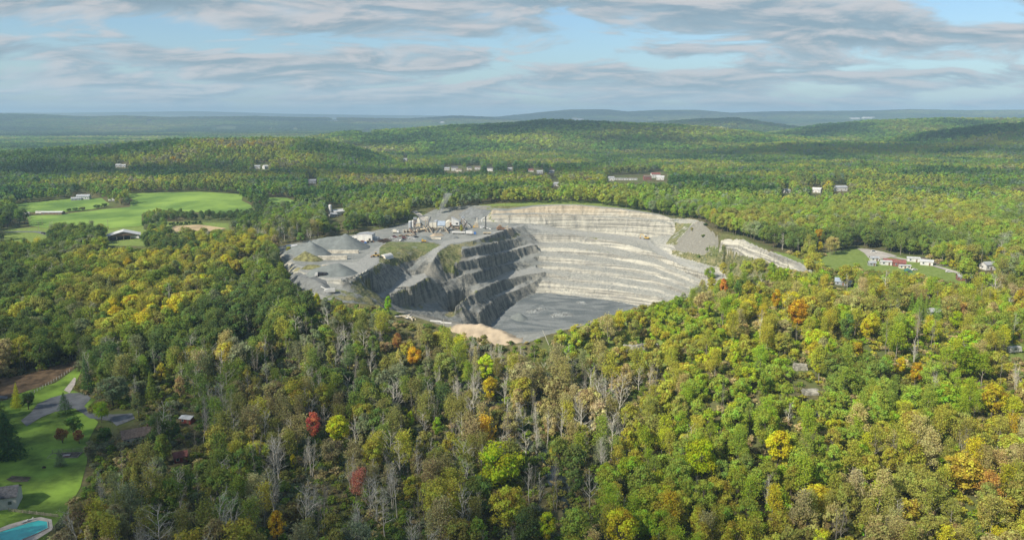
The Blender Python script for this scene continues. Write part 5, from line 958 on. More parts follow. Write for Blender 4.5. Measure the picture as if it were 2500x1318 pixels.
for i, (px, py, w_, h_, l) in enumerate(((525, 316, 50, 12, 'long white distant building, left of the bright three'), (548, 315, 70, 13, 'middle one of the three bright distant sheds'), (572, 316, 60, 10, 'right one of the three bright distant sheds'), (40, 323, 40, 9, 'distant white shed at the left edge of the plain'), (245, 328, 36, 9, 'distant white shed behind the lit hill'), (120, 332, 30, 8, 'distant white house left behind the lit hill'), (895, 325, 60, 8, 'long low distant grey shed beside the dark hill'), (660, 318, 50, 9, 'distant pale shed on the plain right of the bright three'), (365, 303, 90, 14, 'pale distant works under the blue ridge'), (720, 318, 50, 9, 'small distant shed between plain and dark hill'), (815, 296, 80, 14, 'pale works far off under the blue ridge'),
                                        (1080, 303, 70, 12, 'distant white row under the dark ridge end'), (1402, 294, 70, 20, 'left white works under the right blue ridge'), (1416, 296, 90, 14, 'broad white works under the right blue ridge'), (1590, 295, 80, 14, 'pale works between blue ridge and dark hill'), (2085, 294, 110, 12, 'left pale works at the foot of the far right ridge'), (2120, 294, 130, 12, 'right pale works at the foot of the far right ridge'), (1868, 292, 40, 26, 'pale tower-like works with steam on the far plain'))):
    d_ = 7600 if py < 306 else 5200
    d_ = {12: 9800, 13: 9800, 14: 9300, 15: 9300, 16: 9300, 17: 9000}.get(i, d_)
    house(px, py, w_, w_ * .5, h_, .1, M['white'], M['roofwhite'], l, dg, 'distant_building', 'building', 2, .15, False, False, False, True, True, d_)

# ------------------------------------------------------------------ garden in the lower left corner
for nm, pl in FIELDS.items(): drape(nm, pl, M['stub'] if 'stubble' in nm else M['grassf'], .35, 9)
drape('lawn', LAWN, M['grass'], .10, 2.5); drape('verge', LAWN2, M['grass'], .10, 2.5); drape('dry_field', DRY, M['dry'], .12, 3)
drape('road', [(51, 1027), (65, 1041), (100, 1019), (133, 1006), (182, 997), (200, 1008), (218, 1021), (271, 1028), (285, 1040), (330, 1022), (322, 1009), (275, 1012), (222, 1004), (205, 992), (222, 973), (210, 959), (169, 960), (125, 971), (91, 987), (75, 1008)], M['asphalt'], .2, 2.5)
drape('road', [(-30, 963), (19, 968), (17, 974), (-30, 973)], M['asphalt'], .22, 2.5); drape('path', [(156, 953), (170, 960), (183, 940), (186, 924), (181, 922)], M['slab'], .2, 2)
drape('gravel_lot', [(2092, 607), (2117, 608), (2156, 615), (2190, 625), (2148, 634), (2120, 630), (2110, 618)], M['lot'], .2, 3); strip('road', [(2150, 622), (2200, 632), (2250, 640), (2300, 655), (2345, 668), (2390, 690)], 5, M['lot'], .22); strip('road', [(-20, 568), (40, 566), (90, 566), (125, 575)], 6, M['asphalt'], .25); strip('road', [(1040, 540), (1028, 530), (1020, 522), (1010, 516)], 6, M['lot'], .3)
a = [(2252, 630), (2280, 640), (2306, 650)]; strip('railway_bed', a, 5, M['rubble'], .25)
pl_ = [G(*q) for q in a]; t = thing('railway_track', 'dark railway track passing behind the white barn', 'railway', gl(pl_[1]))
for s in (-.75, .75):
    bb = B()
    for u, v_ in zip(pl_, pl_[1:]): bb.bar(u - pl_[1] + Vector((s * .5, s * .87, .75)), v_ - pl_[1] + Vector((s * .5, s * .87, .75)), .22, 4)
    bb.fin('rail', M['dark'], t)
bb = B(); dv = (pl_[2] - pl_[0]); ang = math.atan2(dv.y, dv.x)
for k in range(40): q = pl_[0] - pl_[1] + dv * (k + .5) / 40; bb.box(q.x, q.y, q.z + .3, .5, 2.6, .28, ang)
bb.fin('sleeper', M['brown'], t)
strip('creek', [(1120, 925), (1180, 960), (1240, 1020), (1300, 1085), (1335, 1130), (1372, 1190), (1400, 1245), (1425, 1330)], 8, M['creek'], .15)
# fence of white posts
pa, pb = G(70, 966), G(170, 907); t = thing('post_fence', 'line of white fence posts between verge and dry field', 'fence', gl(pa)); dv = pb - pa
for i in range(16): q = dv * (i / 15); B().box(q.x, q.y, Z1(pa.x + q.x, pa.y + q.y) - pa.z - .2, .22, .22, 1.6).fin('post', M['white'], t)
for hgt in (.6, 1.2):
    bb = B()
    for i in range(15): q, q2 = dv * (i / 15), dv * ((i + 1) / 15); bb.bar((q.x, q.y, Z1(pa.x + q.x, pa.y + q.y) - pa.z + hgt), (q2.x, q2.y, Z1(pa.x + q2.x, pa.y + q2.y) - pa.z + hgt), .035, 4)
    bb.fin('rail', M['wood'], t)
pa, pb = G(22, 1247), G(142, 1262); t = thing('board_fence', 'weathered board fence between lawn and swimming pool', 'fence', gl(pa)); dv = pb - pa
for i in range(8): q = dv * (i / 7); B().box(q.x, q.y, Z1(pa.x + q.x, pa.y + q.y) - pa.z - .2, .16, .16, 1.5).fin('post', M['wood'], t)
for hgt in (.25, .65, 1.05): B().bar((0, -.12, hgt), (dv.x, dv.y - .12, dv.z + hgt), .09, 4).fin('rail', M['wood'], t)
# pool
POOL = [(-30, 1318), (0, 1300), (30, 1290), (68, 1278), (95, 1271), (116, 1274), (118, 1290), (85, 1306), (55, 1318), (20, 1345), (-30, 1345)]
DECK = [(-60, 1312), (-20, 1298), (20, 1281), (62, 1269), (100, 1262), (126, 1268), (130, 1292), (95, 1314), (60, 1335), (30, 1360), (-60, 1360)]
drape('pool_deck', DECK, M['slab'], .16, 1.2); pw = [tuple(G(*q)[:2]) for q in POOL]
po = drape('swimming_pool', POOL, M['pool'], .30, 1.2); del po['kind']; tag(po, 'turquoise kidney-shaped swimming pool in the corner garden', 'swimming pool')
cz = np.array(pw); bb = B()
for u, v_ in zip(pw, pw[1:] + pw[:1]): bb.bar((u[0], u[1], Z1(*u) + .3), (v_[0], v_[1], Z1(*v_) + .3), .14, 5)
c_ = bb.fin('coping', M['slab']); c_.parent = po
for px, py, l in ((60, 1276, 'left white sun lounger beside the swimming pool'), (74, 1271, 'right white sun lounger beside the swimming pool')):
    p = G(px, py); t = thing('sun_lounger', l, 'sun lounger', (p.x, p.y, p.z + .16), .9, 'sun loungers by the pool'); B().box(-.2, 0, .3, 1.3, .65, .08).fin('seat', M['white'], t); B().prism([(.45, .3), (1.05, .75), (1.05, .83), (.45, .38)], -.32, .32).fin('backrest', M['white'], t)
    for x in (-.75, .4):
        for y in (-.27, .27): B().box(x, y, 0, .06, .06, .3).fin('leg', M['white'], t)
house(2, 1232, 12, 9, 4.5, .35, M['white'], M['roofdark'], 'white house corner with dark roof cut by the left edge', nwin=3, yhint=None, clear=False)
p = G(46, 1168); bed = drape('garden_bed', [(15, 1171), (30, 1162), (76, 1165), (68, 1176), (30, 1177)], M['earth'], .22, .8); del bed['kind']; tag(bed, 'bare dark garden bed cut into the lawn', 'garden bed')
for k in range(9):
    q = G(25 + k * 5.5, 1169 + 3 * (k % 3) - 2); bb = B(); bb.cyl(q.x, q.y, q.z + .1, .3, .4, 7, .1); o = bb.fin('plant', mat('leafy_green', (.05, .10, .03), .9, .3, 3)); o.parent = bed
# fenced garden with bench
p = G(158, 1112); t = thing('fenced_garden', 'fenced vegetable garden with dark soil on the lawn', 'garden', gl(p), .12); B().box(0, 0, -.8, 11.5, 5.0, .98).fin('soil', M['earth'], t)
for x, y, sx, sy in ((0, -2.6, 11.8, .15), (0, 2.6, 11.8, .15), (-5.9, 0, .15, 5.1), (5.9, 0, .15, 5.1)): B().box(x, y, -.6, sx, sy, 1.0).fin('edging', M['wood'], t)
for x in (-5.9, -2, 2, 5.9): B().box(x, 2.75, -.5, .12, .12, 2.3).fin('post', M['wood'], t)
B().bar((-5.9, 2.75, 1.7), (5.9, 2.75, 1.7), .06).bar((-5.9, 2.75, 1.0), (5.9, 2.75, 1.0), .05).fin('rail', M['wood'], t)
t2 = thing('picnic_table', 'red and white slatted picnic table at the fenced garden', 'picnic table', (p.x + 1.6, p.y - 1.4, p.z + .18), .3)
for i in range(4): B().box(0, -.9 + i * .6, .75 - .1 * abs(i - 1.5), 2.6, .5, .07).fin('slat', M['white'] if i % 2 else M['redroof'], t2)
for x in (-1, 1): B().bar((x, -.7, 0), (x, .3, .72), .07).bar((x, .7, 0), (x, -.3, .72), .07).fin('leg', M['wood'], t2)
# buildings half hidden in the near wood
house(345, 1072, 15, 9, 3.2, .55, M['cream'], M['roofbrown'], 'house with brown roof hidden behind bare trees by the drive', nwin=4, clear=False, chimney=True)
house(459, 1030, 5.5, 4, 2.4, -.25, M['red'], M['roofwhite'], 'small red shed with white-edged roof in the near wood', name='shed', cat='shed', nwin=2, pitch=.3); house(441, 1124, 5, 4.2, 2.6, .5, M['red'], M['redroof'], 'dark red shed half hidden among bare trunks', name='shed', cat='shed', nwin=2, pitch=.7)
trailer(3, 746, .1, M['white'], 'white trailer cut by the left edge among trees', 9, 2.6, clear=True)
rock('boulder', 108, 1142, 1.3, 1.0, .8, 'dark boulder on the lawn before the fenced garden', 21, M['earth'])

# ------------------------------------------------------------------ the trees one can name
for q in BOXES: CLEAR.append([(q[0], q[1]), (q[2], q[1]), (q[2], q[3]), (q[0], q[3])])
HEROES = [(764, 1035, 'oval', 15, 'red', 1.0, 'narrow crimson maple beside the lime-topped tree in the lower wood'), (828, 1045, 'broad', 16, 'lime', 1.0, 'lime yellow tree standing just right of the narrow crimson maple'), (812, 1098, 'broad', 12, 'brown', .95, 'brown-green leafy tree in front of the lime yellow one'),
    (866, 1188, 'thin', 14, 'pink', 1.0, 'pinkish red thin-crowned tree over bare trunks in the lower wood'), (968, 832, 'oval', 14, 'rust', .85, 'rust orange tree on the wooded slope below the rim road'), (1010, 870, 'broad', 12, 'golden', .8, 'golden tree right below the rust orange one'), (1195, 945, 'oval', 15, 'yellow', .95, 'yellow tree in the wood between sand heap and creek'), (1003, 1022, 'oval', 11, 'lime', .7, 'small lime tree between bare trunks, right of the crimson maple'), (1065, 1040, 'oval', 12, 'bright_green', .8, 'small bright green tree right of the small lime one'),
    (1222, 1138, 'broad', 21, 'lime', 1.15, 'big lime green tree above the olive giant near the creek'), (1232, 1235, 'broad', 19, 'yellow_olive', 1.15, 'big olive yellow tree right below the big lime green one'), (1515, 1292, 'broad', 18, 'yellow', 1.05, 'big yellow tree at the bottom edge beside the creek'), (675, 1278, 'oval', 14, 'golden', .9, 'golden tree alone among grey trunks at the bottom edge'), (717, 1125, 'oval', 8, 'yellow', .7, 'small pale yellow tree left below the brown-green one'), (1330, 1285, 'oval', 15, 'lime', .9, 'lime tree at the bottom edge left of the creek'),
    (1718, 1118, 'broad', 18, 'lime', .95, 'tall lime tree alone in the tan wood, lower right'), (1902, 1088, 'oval', 17, 'yellow', 1.1, 'yellow tree above the dark gap on the lower right slope'), (1768, 697, 'oval', 13, 'orange', .8, 'orange maple on the ridge top beside the pit'), (1950, 762, 'broad', 17, 'golden', 1.0, 'wide golden tree on the ridge right of the orange maple'), (1893, 728, 'oval', 14, 'golden', .85, 'golden tree between the orange maple and the wide golden tree'), (2000, 572, 'broad', 14, 'golden', .9, 'golden tree standing above the old pale quarry face'), (2003, 600, 'oval', 11, 'yellow', .9, 'yellow tree just below the golden one above the pale face'), (1937, 532, 'broad', 10, 'orange', .9, 'small orange tree in the wood behind the pale face'),
    (2064, 795, 'oval', 17, 'deep_green', .9, 'deep green tree between two yellow ones on the ridge'), (2115, 800, 'oval', 14, 'yellow', .9, 'yellow tree left of the tall bare pair on the ridge'), (2095, 850, 'small', 9, 'golden', 1, 'small golden tree below the deep green ridge tree'), (2235, 905, 'oval', 12, 'golden', .95, 'golden tree below the tall bare trees on the right'), (2195, 890, 'oval', 11, 'yellow', .9, 'pale yellow tree left of the golden one at the right'), (2360, 880, 'broad', 16, 'bright_green', 1.35, 'wide bright green tree at the right below the motor home'), (2425, 972, 'broad', 15, 'golden', 1.0, 'large golden tree near the right edge of the lower wood'), (2335, 778, 'broad', 11, 'lime', .95, 'round lime tree on the small meadow at the right'), (2360, 1150, 'broad', 16, 'yellow_olive', 1.1, 'large olive yellow tree at the lower right'),
    (2163, 820, 'bare', 23, 'tan', .8, 'tallest pale bare tree on the ridge at the right'), (2240, 800, 'bare', 22, 'tan', 1.3, 'wide fan-shaped bare tree right of the tallest bare one'), (2282, 815, 'bare', 17, 'tan', 1.0, 'leaning bare tree right of the wide fan-shaped one'), (2232, 855, 'bare', 12, 'tan', 1.1, 'low pale bare tree under the wide fan-shaped one'), (2482, 915, 'bare', 14, 'tan', 1.1, 'white bare tree at the right edge, nearest the edge'), (2445, 900, 'bare', 15, 'tan', .9, 'white bare tree left of the one at the right edge'), (2400, 628, 'bare', 16, 'tan', 1.5, 'big pale bare tree over the white house at the right'),
    (1355, 1170, 'bare', 22, 'tan', .9, 'tall white bare tree on the creek bank, right of the big lime'), (1318, 1200, 'bare', 18, 'tan', 1.0, 'white bare tree on the creek bank left of the tall one'), (1285, 1080, 'bare', 14, 'tan', 1.3, 'wide white bare tree above the creek bend'), (968, 1190, 'bare', 22, 'tan', .9, 'tall white bare tree at the bottom middle with long limbs'), (935, 1250, 'bare', 17, 'tan', 1.1, 'white bare tree left below the tall one at the bottom middle'), (700, 850, 'bare', 18, 'tan', .8, 'dark-footed pale bare tree in the wood below the yard'), (478, 1085, 'bare', 15, 'tan', 1.1, 'pale fan-shaped bare tree above the dark red shed'), (608, 790, 'bare', 14, 'tan', 1.0, 'pale bare tree cluster tip in the wood left of the yard'), (1925, 1005, 'bare', 11, 'tan', 1.0, 'leaning bare tree on the bright slope'), (1765, 965, 'bare', 17, 'tan', .5, 'slim white trunk on the tan slope'), (1912, 585, 'bare', 15, 'tan', 1.1, 'white bare tree above the old pale face, left one'), (1950, 596, 'bare', 15, 'tan', .8, 'white bare tree above the old pale face, right one'), (2070, 690, 'bare', 15, 'tan', .9, 'bare tree before the blue-roofed house'), (2163, 678, 'bare', 14, 'tan', 1.1, 'forked pale bare tree below the red buildings'), (1560, 925, 'bare', 13, 'tan', 1.0, 'grey bare tree below the largest rock outcrop'),
    (1733, 668, 'broad', 14, 'bright_green', 1.0, 'bright green tree at the pit-side end of the ridge top'), (1765, 657, 'oval', 14, 'yellow_olive', 1.1, 'olive yellow tree second from the pit-side end of the ridge top'), (1822, 650, 'broad', 15, 'yellow_olive', 1.0, 'olive yellow tree between two green ones on the ridge top'), (1885, 652, 'oval', 13, 'green', 1.1, 'green tree at the far right end of the ridge top row'),
    (1793, 655, 'broad', 14, 'green', 1.0, 'green tree on the ridge top, left of the olive pair'), (1852, 650, 'broad', 15, 'yellow_olive', 1.1, 'olive yellow tree on the ridge top before the pale face'), (1738, 690, 'broad', 12, 'yellow_olive', 1.0, 'olive yellow tree left of the orange maple'), (1806, 700, 'oval', 14, 'deep_green', 1.0, 'deep green tree right of the orange maple'), (1880, 680, 'oval', 13, 'bright_green', 1.0, 'bright green tree behind the golden one on the ridge'),
    (212, 908, 'conifer', 19, 'dark_green', .95, 'tall dark spruce beside the path at the verge'), (272, 948, 'broad', 16, 'grey_green', 1.3, 'wide grey-green spreading tree right of the tall spruce'), (157, 980, 'conifer', 11, 'dark_green', 1.35, 'dark low spruce in the middle of the drive'), (246, 1003, 'broad', 10, 'bright_green', .95, 'round bright green tree at the drive'), (178, 1035, 'small', 9, 'deep_green', 1.0, 'deep green bush-like tree on the lawn'), (150, 1058, 'small', 7.5, 'rust', 1.0, 'rusty bush-like tree on the lawn'), (192, 1060, 'small', 7, 'rust', .9, 'second rusty bush-like tree, right of the deep green one'), (18, 1050, 'conifer', 20, 'dark_green', 1.5, 'big dark tree at the left edge over the lawn'), (-5, 1000, 'conifer', 18, 'deep_green', 1.3, 'deep green conifer cut by the left edge above the big dark one'), (222, 1098, 'oval', 11, 'grey_green', 1.0, 'grey-green tree at the lawn edge beside the fenced garden'), (66, 975, 'small', 9, 'dark_green', 1.0, 'dark bushy tree left of the road'), (38, 962, 'conifer', 12, 'yellow', .9, 'yellow pointed tree left of the road'), (145, 1115, 'conifer', 7, 'grey_green', 1.3, 'small grey-green pine before the fenced garden'), (372, 940, 'conifer', 15, 'green', 1.0, 'soft green pine at the wood edge by the drive'), (392, 908, 'oval', 14, 'yellow_olive', .9, 'olive yellow tree behind the soft green pine'), (255, 1058, 'small', 8, 'deep_green', 1.0, 'deep green small tree at the lawn edge below the round green one'), (272, 1035, 'bare', 10, 'tan', 1.1, 'small grey bare tree before the brown-roofed house'), (440, 945, 'oval', 14, 'tan', .8, 'tan feathery tree behind the small red shed'), (425, 1045, 'oval', 11, 'deep_green', 1.0, 'deep green tree left of the small red shed'),
    (168, 512, 'small', 4.6, 'deep_green', 1.9, 'leftmost hedge tree between hill field and pasture'), (183, 510, 'small', 5, 'deep_green', 1.9, 'second hedge tree from the left above the pasture'), (200, 509, 'small', 5, 'olive', 2.0, 'olive hedge tree in the middle of the pasture hedge'), (236, 503, 'small', 6, 'deep_green', 1.8, 'tall hedge tree above the middle of the pasture'), (254, 500, 'small', 6, 'deep_green', 1.8, 'deep green hedge tree left of the white trailer'), (296, 491, 'broad', 10, 'brown', .9, 'brownish tree right of the white trailer on the pasture'), (312, 489, 'broad', 11, 'grey_green', .8, 'grey-green tree at the end of the pasture hedge'), (324, 496, 'small', 6, 'deep_green', 1.7, 'deep green last tree of the pasture hedge'),
    (704, 608, 'small', 5.5, 'yellow_olive', .95, 'small olive tree alone at the top of the stock yard'), (1126, 557, 'oval', 9, 'yellow_olive', .85, 'olive yellow tree alone in the plant yard'), (945, 742, 'oval', 14, 'bright_green', .75, 'bright green tree at the foot of the dark cliff'), (600, 605, 'broad', 17, 'yellow_olive', 1.3, 'broad sunlit olive tree left of the stock yard'), (575, 650, 'broad', 15, 'yellow_olive', 1.2, 'sunlit olive tree below the broad one left of the stock yard'), (773, 735, 'oval', 13, 'lime', .7, 'lime tree below the stock yard spoil heaps'),
    (1790, 552, 'shrub', 3, 'deep_green', 1.2, 'dark round bush near the top of the waste cone'), (1716, 572, 'shrub', 3, 'deep_green', 1.3, 'dark round bush in the middle of the waste cone'), (1726, 604, 'shrub', 2.4, 'deep_green', 1.0, 'dark round bush low on the waste cone'), (1690, 556, 'shrub', 2.5, 'olive', 1.0, 'olive bush on the left flank of the waste cone'), (1706, 622, 'shrub', 2.6, 'deep_green', 1.0, 'dark bush at the grassy foot of the waste cone'), (1722, 545, 'shrub', 3.2, 'dark_green', 1.2, 'dark bush on the very top of the waste cone')]
for a, b, k, h, c_, wd, l in HEROES: hero(a, b, k, h, c_, None, wd, l)
for i, px in enumerate(range(2225, 2300, 13)): hero(px, 738 + (i % 2) * 9, 'conifer', 13, 'green', None, 1.1, ('first', 'second', 'third', 'fourth', 'fifth', 'sixth')[i] + ' green pine from the left in the pine group at the right')
HX = np.array([(t['x'], t['y'], t['h']) for t in TREES]); HER = [t for t in TREES if t['h'] > 6]
for t in HER: t['hw'] = t['size'] * .27 * t['w']
def grow(y0, y1, sp, hs):
    p = scatter(y0, y1, sp); x, y = p[:, 0], p[:, 1]; z = Z(x, y); px, py = project(x, y, z + 7)
    zs = [zone(a, b) for a, b in zip(px, py)]; n = len(x); h = rs.uniform(.78, 1.18, n) * hs; kinds = np.empty(n, object); cols = np.empty(n, object); zs = np.array(zs)
    for zn in set(zs):
        k = np.nonzero(zs == zn)[0]; kinds[k] = mixpick(len(k), KINDS[zn]); cols[k] = pickstand(x[k], y[k], COLS[zn], 55 if zn != 'far' else 110)
    stand = fbm(x / 45, y / 45, 2)                                  # stands of one colour
    for zn, nm, lo in (('leftwood', 'yellow_olive', .36), ('leftwood', 'dark_green', -9), ('right', 'yellow', .46), ('bottom', 'tan', .42)):
        if lo > 0: k = (zs == zn) & (stand > lo) & (rs.rand(n) < .5); cols[k] = nm
    small = kinds == 'small'; h[small] *= .55; h[zs == 'ridge'] *= .85; h[(zs == 'right') & ~small] *= .82; h[kinds == 'bare'] *= 1.05
    h[inpoly(px, py, [(300, 500), (650, 498), (650, 580), (300, 580)])] *= .6
    ok = allowed(x, y, z, h, 2.5)
    for sp_ in SPARSE: ok &= ~(inpoly(px, py, sp_) & (rs.rand(n) < .85))
    tx, ty = project(x, y, z + h); hw = h * .27 * FPX / np.maximum(y, 60)
    for t in HER:                                               # leave the marked trees in view
        ok &= ~((y < t['y'] + 3) & (np.abs(tx - t['px']) < t['hw'] * .75 + hw * .6) & (ty < t['py'] + t['size'] * .22) & (ty > t['py'] - 2.5 * t['size']) & (y > t['y'] * .55))
    ok &= np.min(np.hypot(x[:, None] - HX[:, 0], y[:, None] - HX[:, 1]) - HX[:, 2] * .22, axis=1) > 2.0
    cr = np.array([tuple(G(a, b)[:2]) for a, b in ((1300, 1085), (1335, 1130), (1372, 1190), (1400, 1245), (1425, 1318))]); ok &= np.min(np.hypot(x[:, None] - cr[:, 0], y[:, None] - cr[:, 1]), axis=1) > 6.5
    for i in np.nonzero(ok)[0]: put(kinds[i], x[i], y[i], z[i], h[i], cols[i], wide=1.0 if kinds[i] != 'oval' else rnd.uniform(.8, 1.05))
grow(120, 560, 7.3, 17.5); grow(560, 1050, 7.7, 15.5); grow(1050, 2300, 9.0, 15.5)
print('TREES', len(TREES))

# ------------------------------------------------------------------ the trees that show largest: objects of their own
NAMES = {'broad': 'broadleaf_tree', 'oval': 'broadleaf_tree', 'small': 'small_tree', 'thin': 'sparse_tree', 'bare': 'bare_tree', 'conifer': 'conifer_tree', 'shrub': 'bush'}
WORDS = {'broadleaf_tree': 'leafy tree', 'small_tree': 'small bushy tree', 'sparse_tree': 'thin-leaved tree', 'bare_tree': 'bare tree', 'conifer_tree': 'conifer', 'bush': 'bush'}
QUOTA = {'broadleaf_tree': 300, 'small_tree': 160, 'sparse_tree': 170, 'bare_tree': 220, 'conifer_tree': 60, 'bush': 60}
CW = {'dark_green': 'dark green', 'deep_green': 'deep green', 'bright_green': 'bright green', 'yellow_olive': 'yellowish olive', 'grey_green': 'grey-green'}
LM = [(768, 1035, 'the crimson maple'), (60, 1295, 'the swimming pool'), (441, 1118, 'the dark red shed'), (459, 1022, 'the small red shed'), (158, 1112, 'the fenced garden'), (272, 948, 'the spreading grey-green tree'), (866, 1188, 'the pinkish red tree'), (968, 832, 'the rust orange tree'), (1195, 815, 'the long sand heap'), (1222, 1138, 'the big lime tree'), (1515, 1292, 'the big yellow bottom tree'), (675, 1278, 'the golden bottom tree'), (1556, 850, 'the largest outcrop'), (1718, 1118, 'the tall lime tree'), (1902, 1088, 'the yellow slope tree'), (1768, 697, 'the orange maple'), (1950, 762, 'the wide golden tree'), (2000, 572, 'the golden tree above the pale face'),
      (2240, 800, 'the fan-shaped bare tree'), (2360, 880, 'the wide bright green tree'), (2425, 972, 'the golden right-edge tree'), (1977, 955, 'the flat pale rock'), (805, 712, 'the white screening machine'), (575, 650, 'the sunlit olive tree'), (305, 575, 'the big open barn'), (1195, 945, 'the yellow wood tree'), (2360, 1150, 'the large olive tree'), (350, 1060, 'the brown-roofed house'), (2476, 853, 'the motor home'), (1355, 1170, 'the white creek tree')]
ORD = ['', 'second ', 'third ', 'fourth ', 'fifth ', 'sixth ', 'seventh ', 'eighth ', 'ninth ', 'tenth ', 'eleventh ', 'twelfth ']
inview = [t for t in TREES if -20 < t['px'] < 2520 and t['py'] - t['size'] * .5 < 1318]
inview.sort(key=lambda t: (not t['hero'], -t['size'])); left = dict(QUOTA); chosen = set(); cnt = {}; own = []
for t in inview:
    nm = NAMES[t['kind']]
    if left[nm] > 0 or t['hero']: left[nm] -= 1; chosen.add(id(t)); own.append((nm, t))
for nm, t in own:
    if t['label'] is None:
        d = sorted(LM, key=lambda q: math.hypot(q[0] - t['px'], (q[1] - t['py']) * 1.25))[0]; dx, dy = t['px'] - d[0], t['py'] - d[1]; a = math.degrees(math.atan2(-dy, dx)) % 360
        way = ('right of', 'up right of', 'above', 'up left of', 'left of', 'down left of', 'below', 'down right of')[int((a + 22.5) // 45) % 8]
        t['key'] = (nm, t['colour'] if nm != 'bare_tree' else ('pale' if t['v'] % 3 else 'grey'), d[2], way); t['lmd'] = math.hypot(dx, dy); cnt.setdefault(t['key'], []).append(t)
for k, l in cnt.items():
    l.sort(key=lambda t: t['lmd']); nm, col, lm, way = k
    for i, t in enumerate(l): t['label'] = f"{ORD[min(i, 11)]}{CW.get(col, col)} {WORDS[nm]} {way} {lm}" + ('' if i else ', closest'); t['grp'] = f"{CW.get(col, col)} {WORDS[nm]}s {way} {lm}"
for nm, t in own:
    md = MODEL[t['kind']][t['v']]; r = thing(nm, t['label'], 'tree' if nm != 'bush' else 'bush', (t['x'], t['y'], t['z'] - .1), t['rot'], t.get('grp')); r.scale = (t['s'] * t['w'], t['s'] * t['w2'], t['s']); r.rotation_euler.x, r.rotation_euler.y = t['tilt']
    o = bpy.data.objects.new('trunk', md['trunk']); C.objects.link(o); o.parent = r; o['tint'] = (.2, .18, .14)
    if md['crown']: o = bpy.data.objects.new('crown', md['crown']); C.objects.link(o); o.parent = r; o['tint'] = t['tint']

# ------------------------------------------------------------------ the rest of the wood: one object each
PROTO = {}
def proto(me):
    if me.name not in PROTO: PROTO[me.name] = bpy.data.objects.new('model_' + me.name, me)
    return PROTO[me.name]
def masses(name, pts, meshes, idx, rot, scl, tint, kind='stuff'):
    me = bpy.data.meshes.new(name); me.vertices.add(len(pts)); me.vertices.foreach_set('co', np.asarray(pts, np.float32).ravel())
    for nm, typ, key, arr in (('pick', 'INT', 'value', np.asarray(idx, np.int32)), ('turn', 'FLOAT', 'value', np.asarray(rot, np.float32)), ('size', 'FLOAT_VECTOR', 'vector', np.asarray(scl, np.float32).ravel()), ('tint', 'FLOAT_COLOR', 'color', np.concatenate([np.asarray(tint, np.float32), np.ones((len(pts), 1), np.float32)], 1).ravel())):
        a = me.attributes.new(nm, typ, 'POINT'); a.data.foreach_set(key, arr)
    o = bpy.data.objects.new(name, me); C.objects.link(o); o['kind'] = kind
    ng = bpy.data.node_groups.new(name, 'GeometryNodeTree'); ng.interface.new_socket('Geometry', in_out='INPUT', socket_type='NodeSocketGeometry'); ng.interface.new_socket('Geometry', in_out='OUTPUT', socket_type='NodeSocketGeometry')
    n = ng.nodes; l = ng.links; gi_ = n.new('NodeGroupInput'); go = n.new('NodeGroupOutput'); jn = n.new('GeometryNodeJoinGeometry')
    def named(nm, dt): a = n.new('GeometryNodeInputNamedAttribute'); a.data_type = dt; a.inputs['Name'].default_value = nm; return a.outputs[0]
    pk = named('pick', 'INT'); tn = named('turn', 'FLOAT'); sz = named('size', 'FLOAT_VECTOR'); cx = n.new('ShaderNodeCombineXYZ'); l.new(tn, cx.inputs[2])
    for k, m_ in enumerate(meshes):
        oi = n.new('GeometryNodeObjectInfo'); oi.inputs['Object'].default_value = proto(m_); oi.inputs['As Instance'].default_value = False
        g2 = n.new('GeometryNodeGeometryToInstance'); l.new(oi.outputs['Geometry'], g2.inputs[0])
        cmp_ = n.new('FunctionNodeCompare'); cmp_.data_type = 'INT'; cmp_.operation = 'EQUAL'; l.new(pk, cmp_.inputs[2]); cmp_.inputs[3].default_value = k
        ip = n.new('GeometryNodeInstanceOnPoints'); l.new(gi_.outputs[0], ip.inputs['Points']); l.new(cmp_.outputs[0], ip.inputs['Selection']); l.new(g2.outputs[0], ip.inputs['Instance']); l.new(cx.outputs[0], ip.inputs['Rotation']); l.new(sz, ip.inputs['Scale'])
        l.new(ip.outputs[0], jn.inputs[0])
    l.new(jn.outputs[0], go.inputs[0]); md = o.modifiers.new('stand', 'NODES'); md.node_group = ng; return o
def stand(name, trees, coarse):
    ms = []; key = {}
    for k in MODEL:
        for v, m_ in enumerate(MODEL[k]): key[(k, v)] = len(ms); ms.append(m_['coarse'] if coarse and m_['coarse'] else m_['full'])
    used = sorted({key[(t['kind'], t['v'])] for t in trees}); re = {u: i for i, u in enumerate(used)}
    return masses(name, [(t['x'], t['y'], t['z'] - .1) for t in trees], [ms[u] for u in used], [re[key[(t['kind'], t['v'])]] for t in trees], [t['rot'] for t in trees], [(t['s'] * t['w'], t['s'] * t['w2'], t['s']) for t in trees], [t['tint'] for t in trees])
rest = [t for t in TREES if id(t) not in chosen]
stand('forest', [t for t in rest if t['y'] < 900], False); stand('forest_beyond', [t for t in rest if t['y'] >= 900], True)
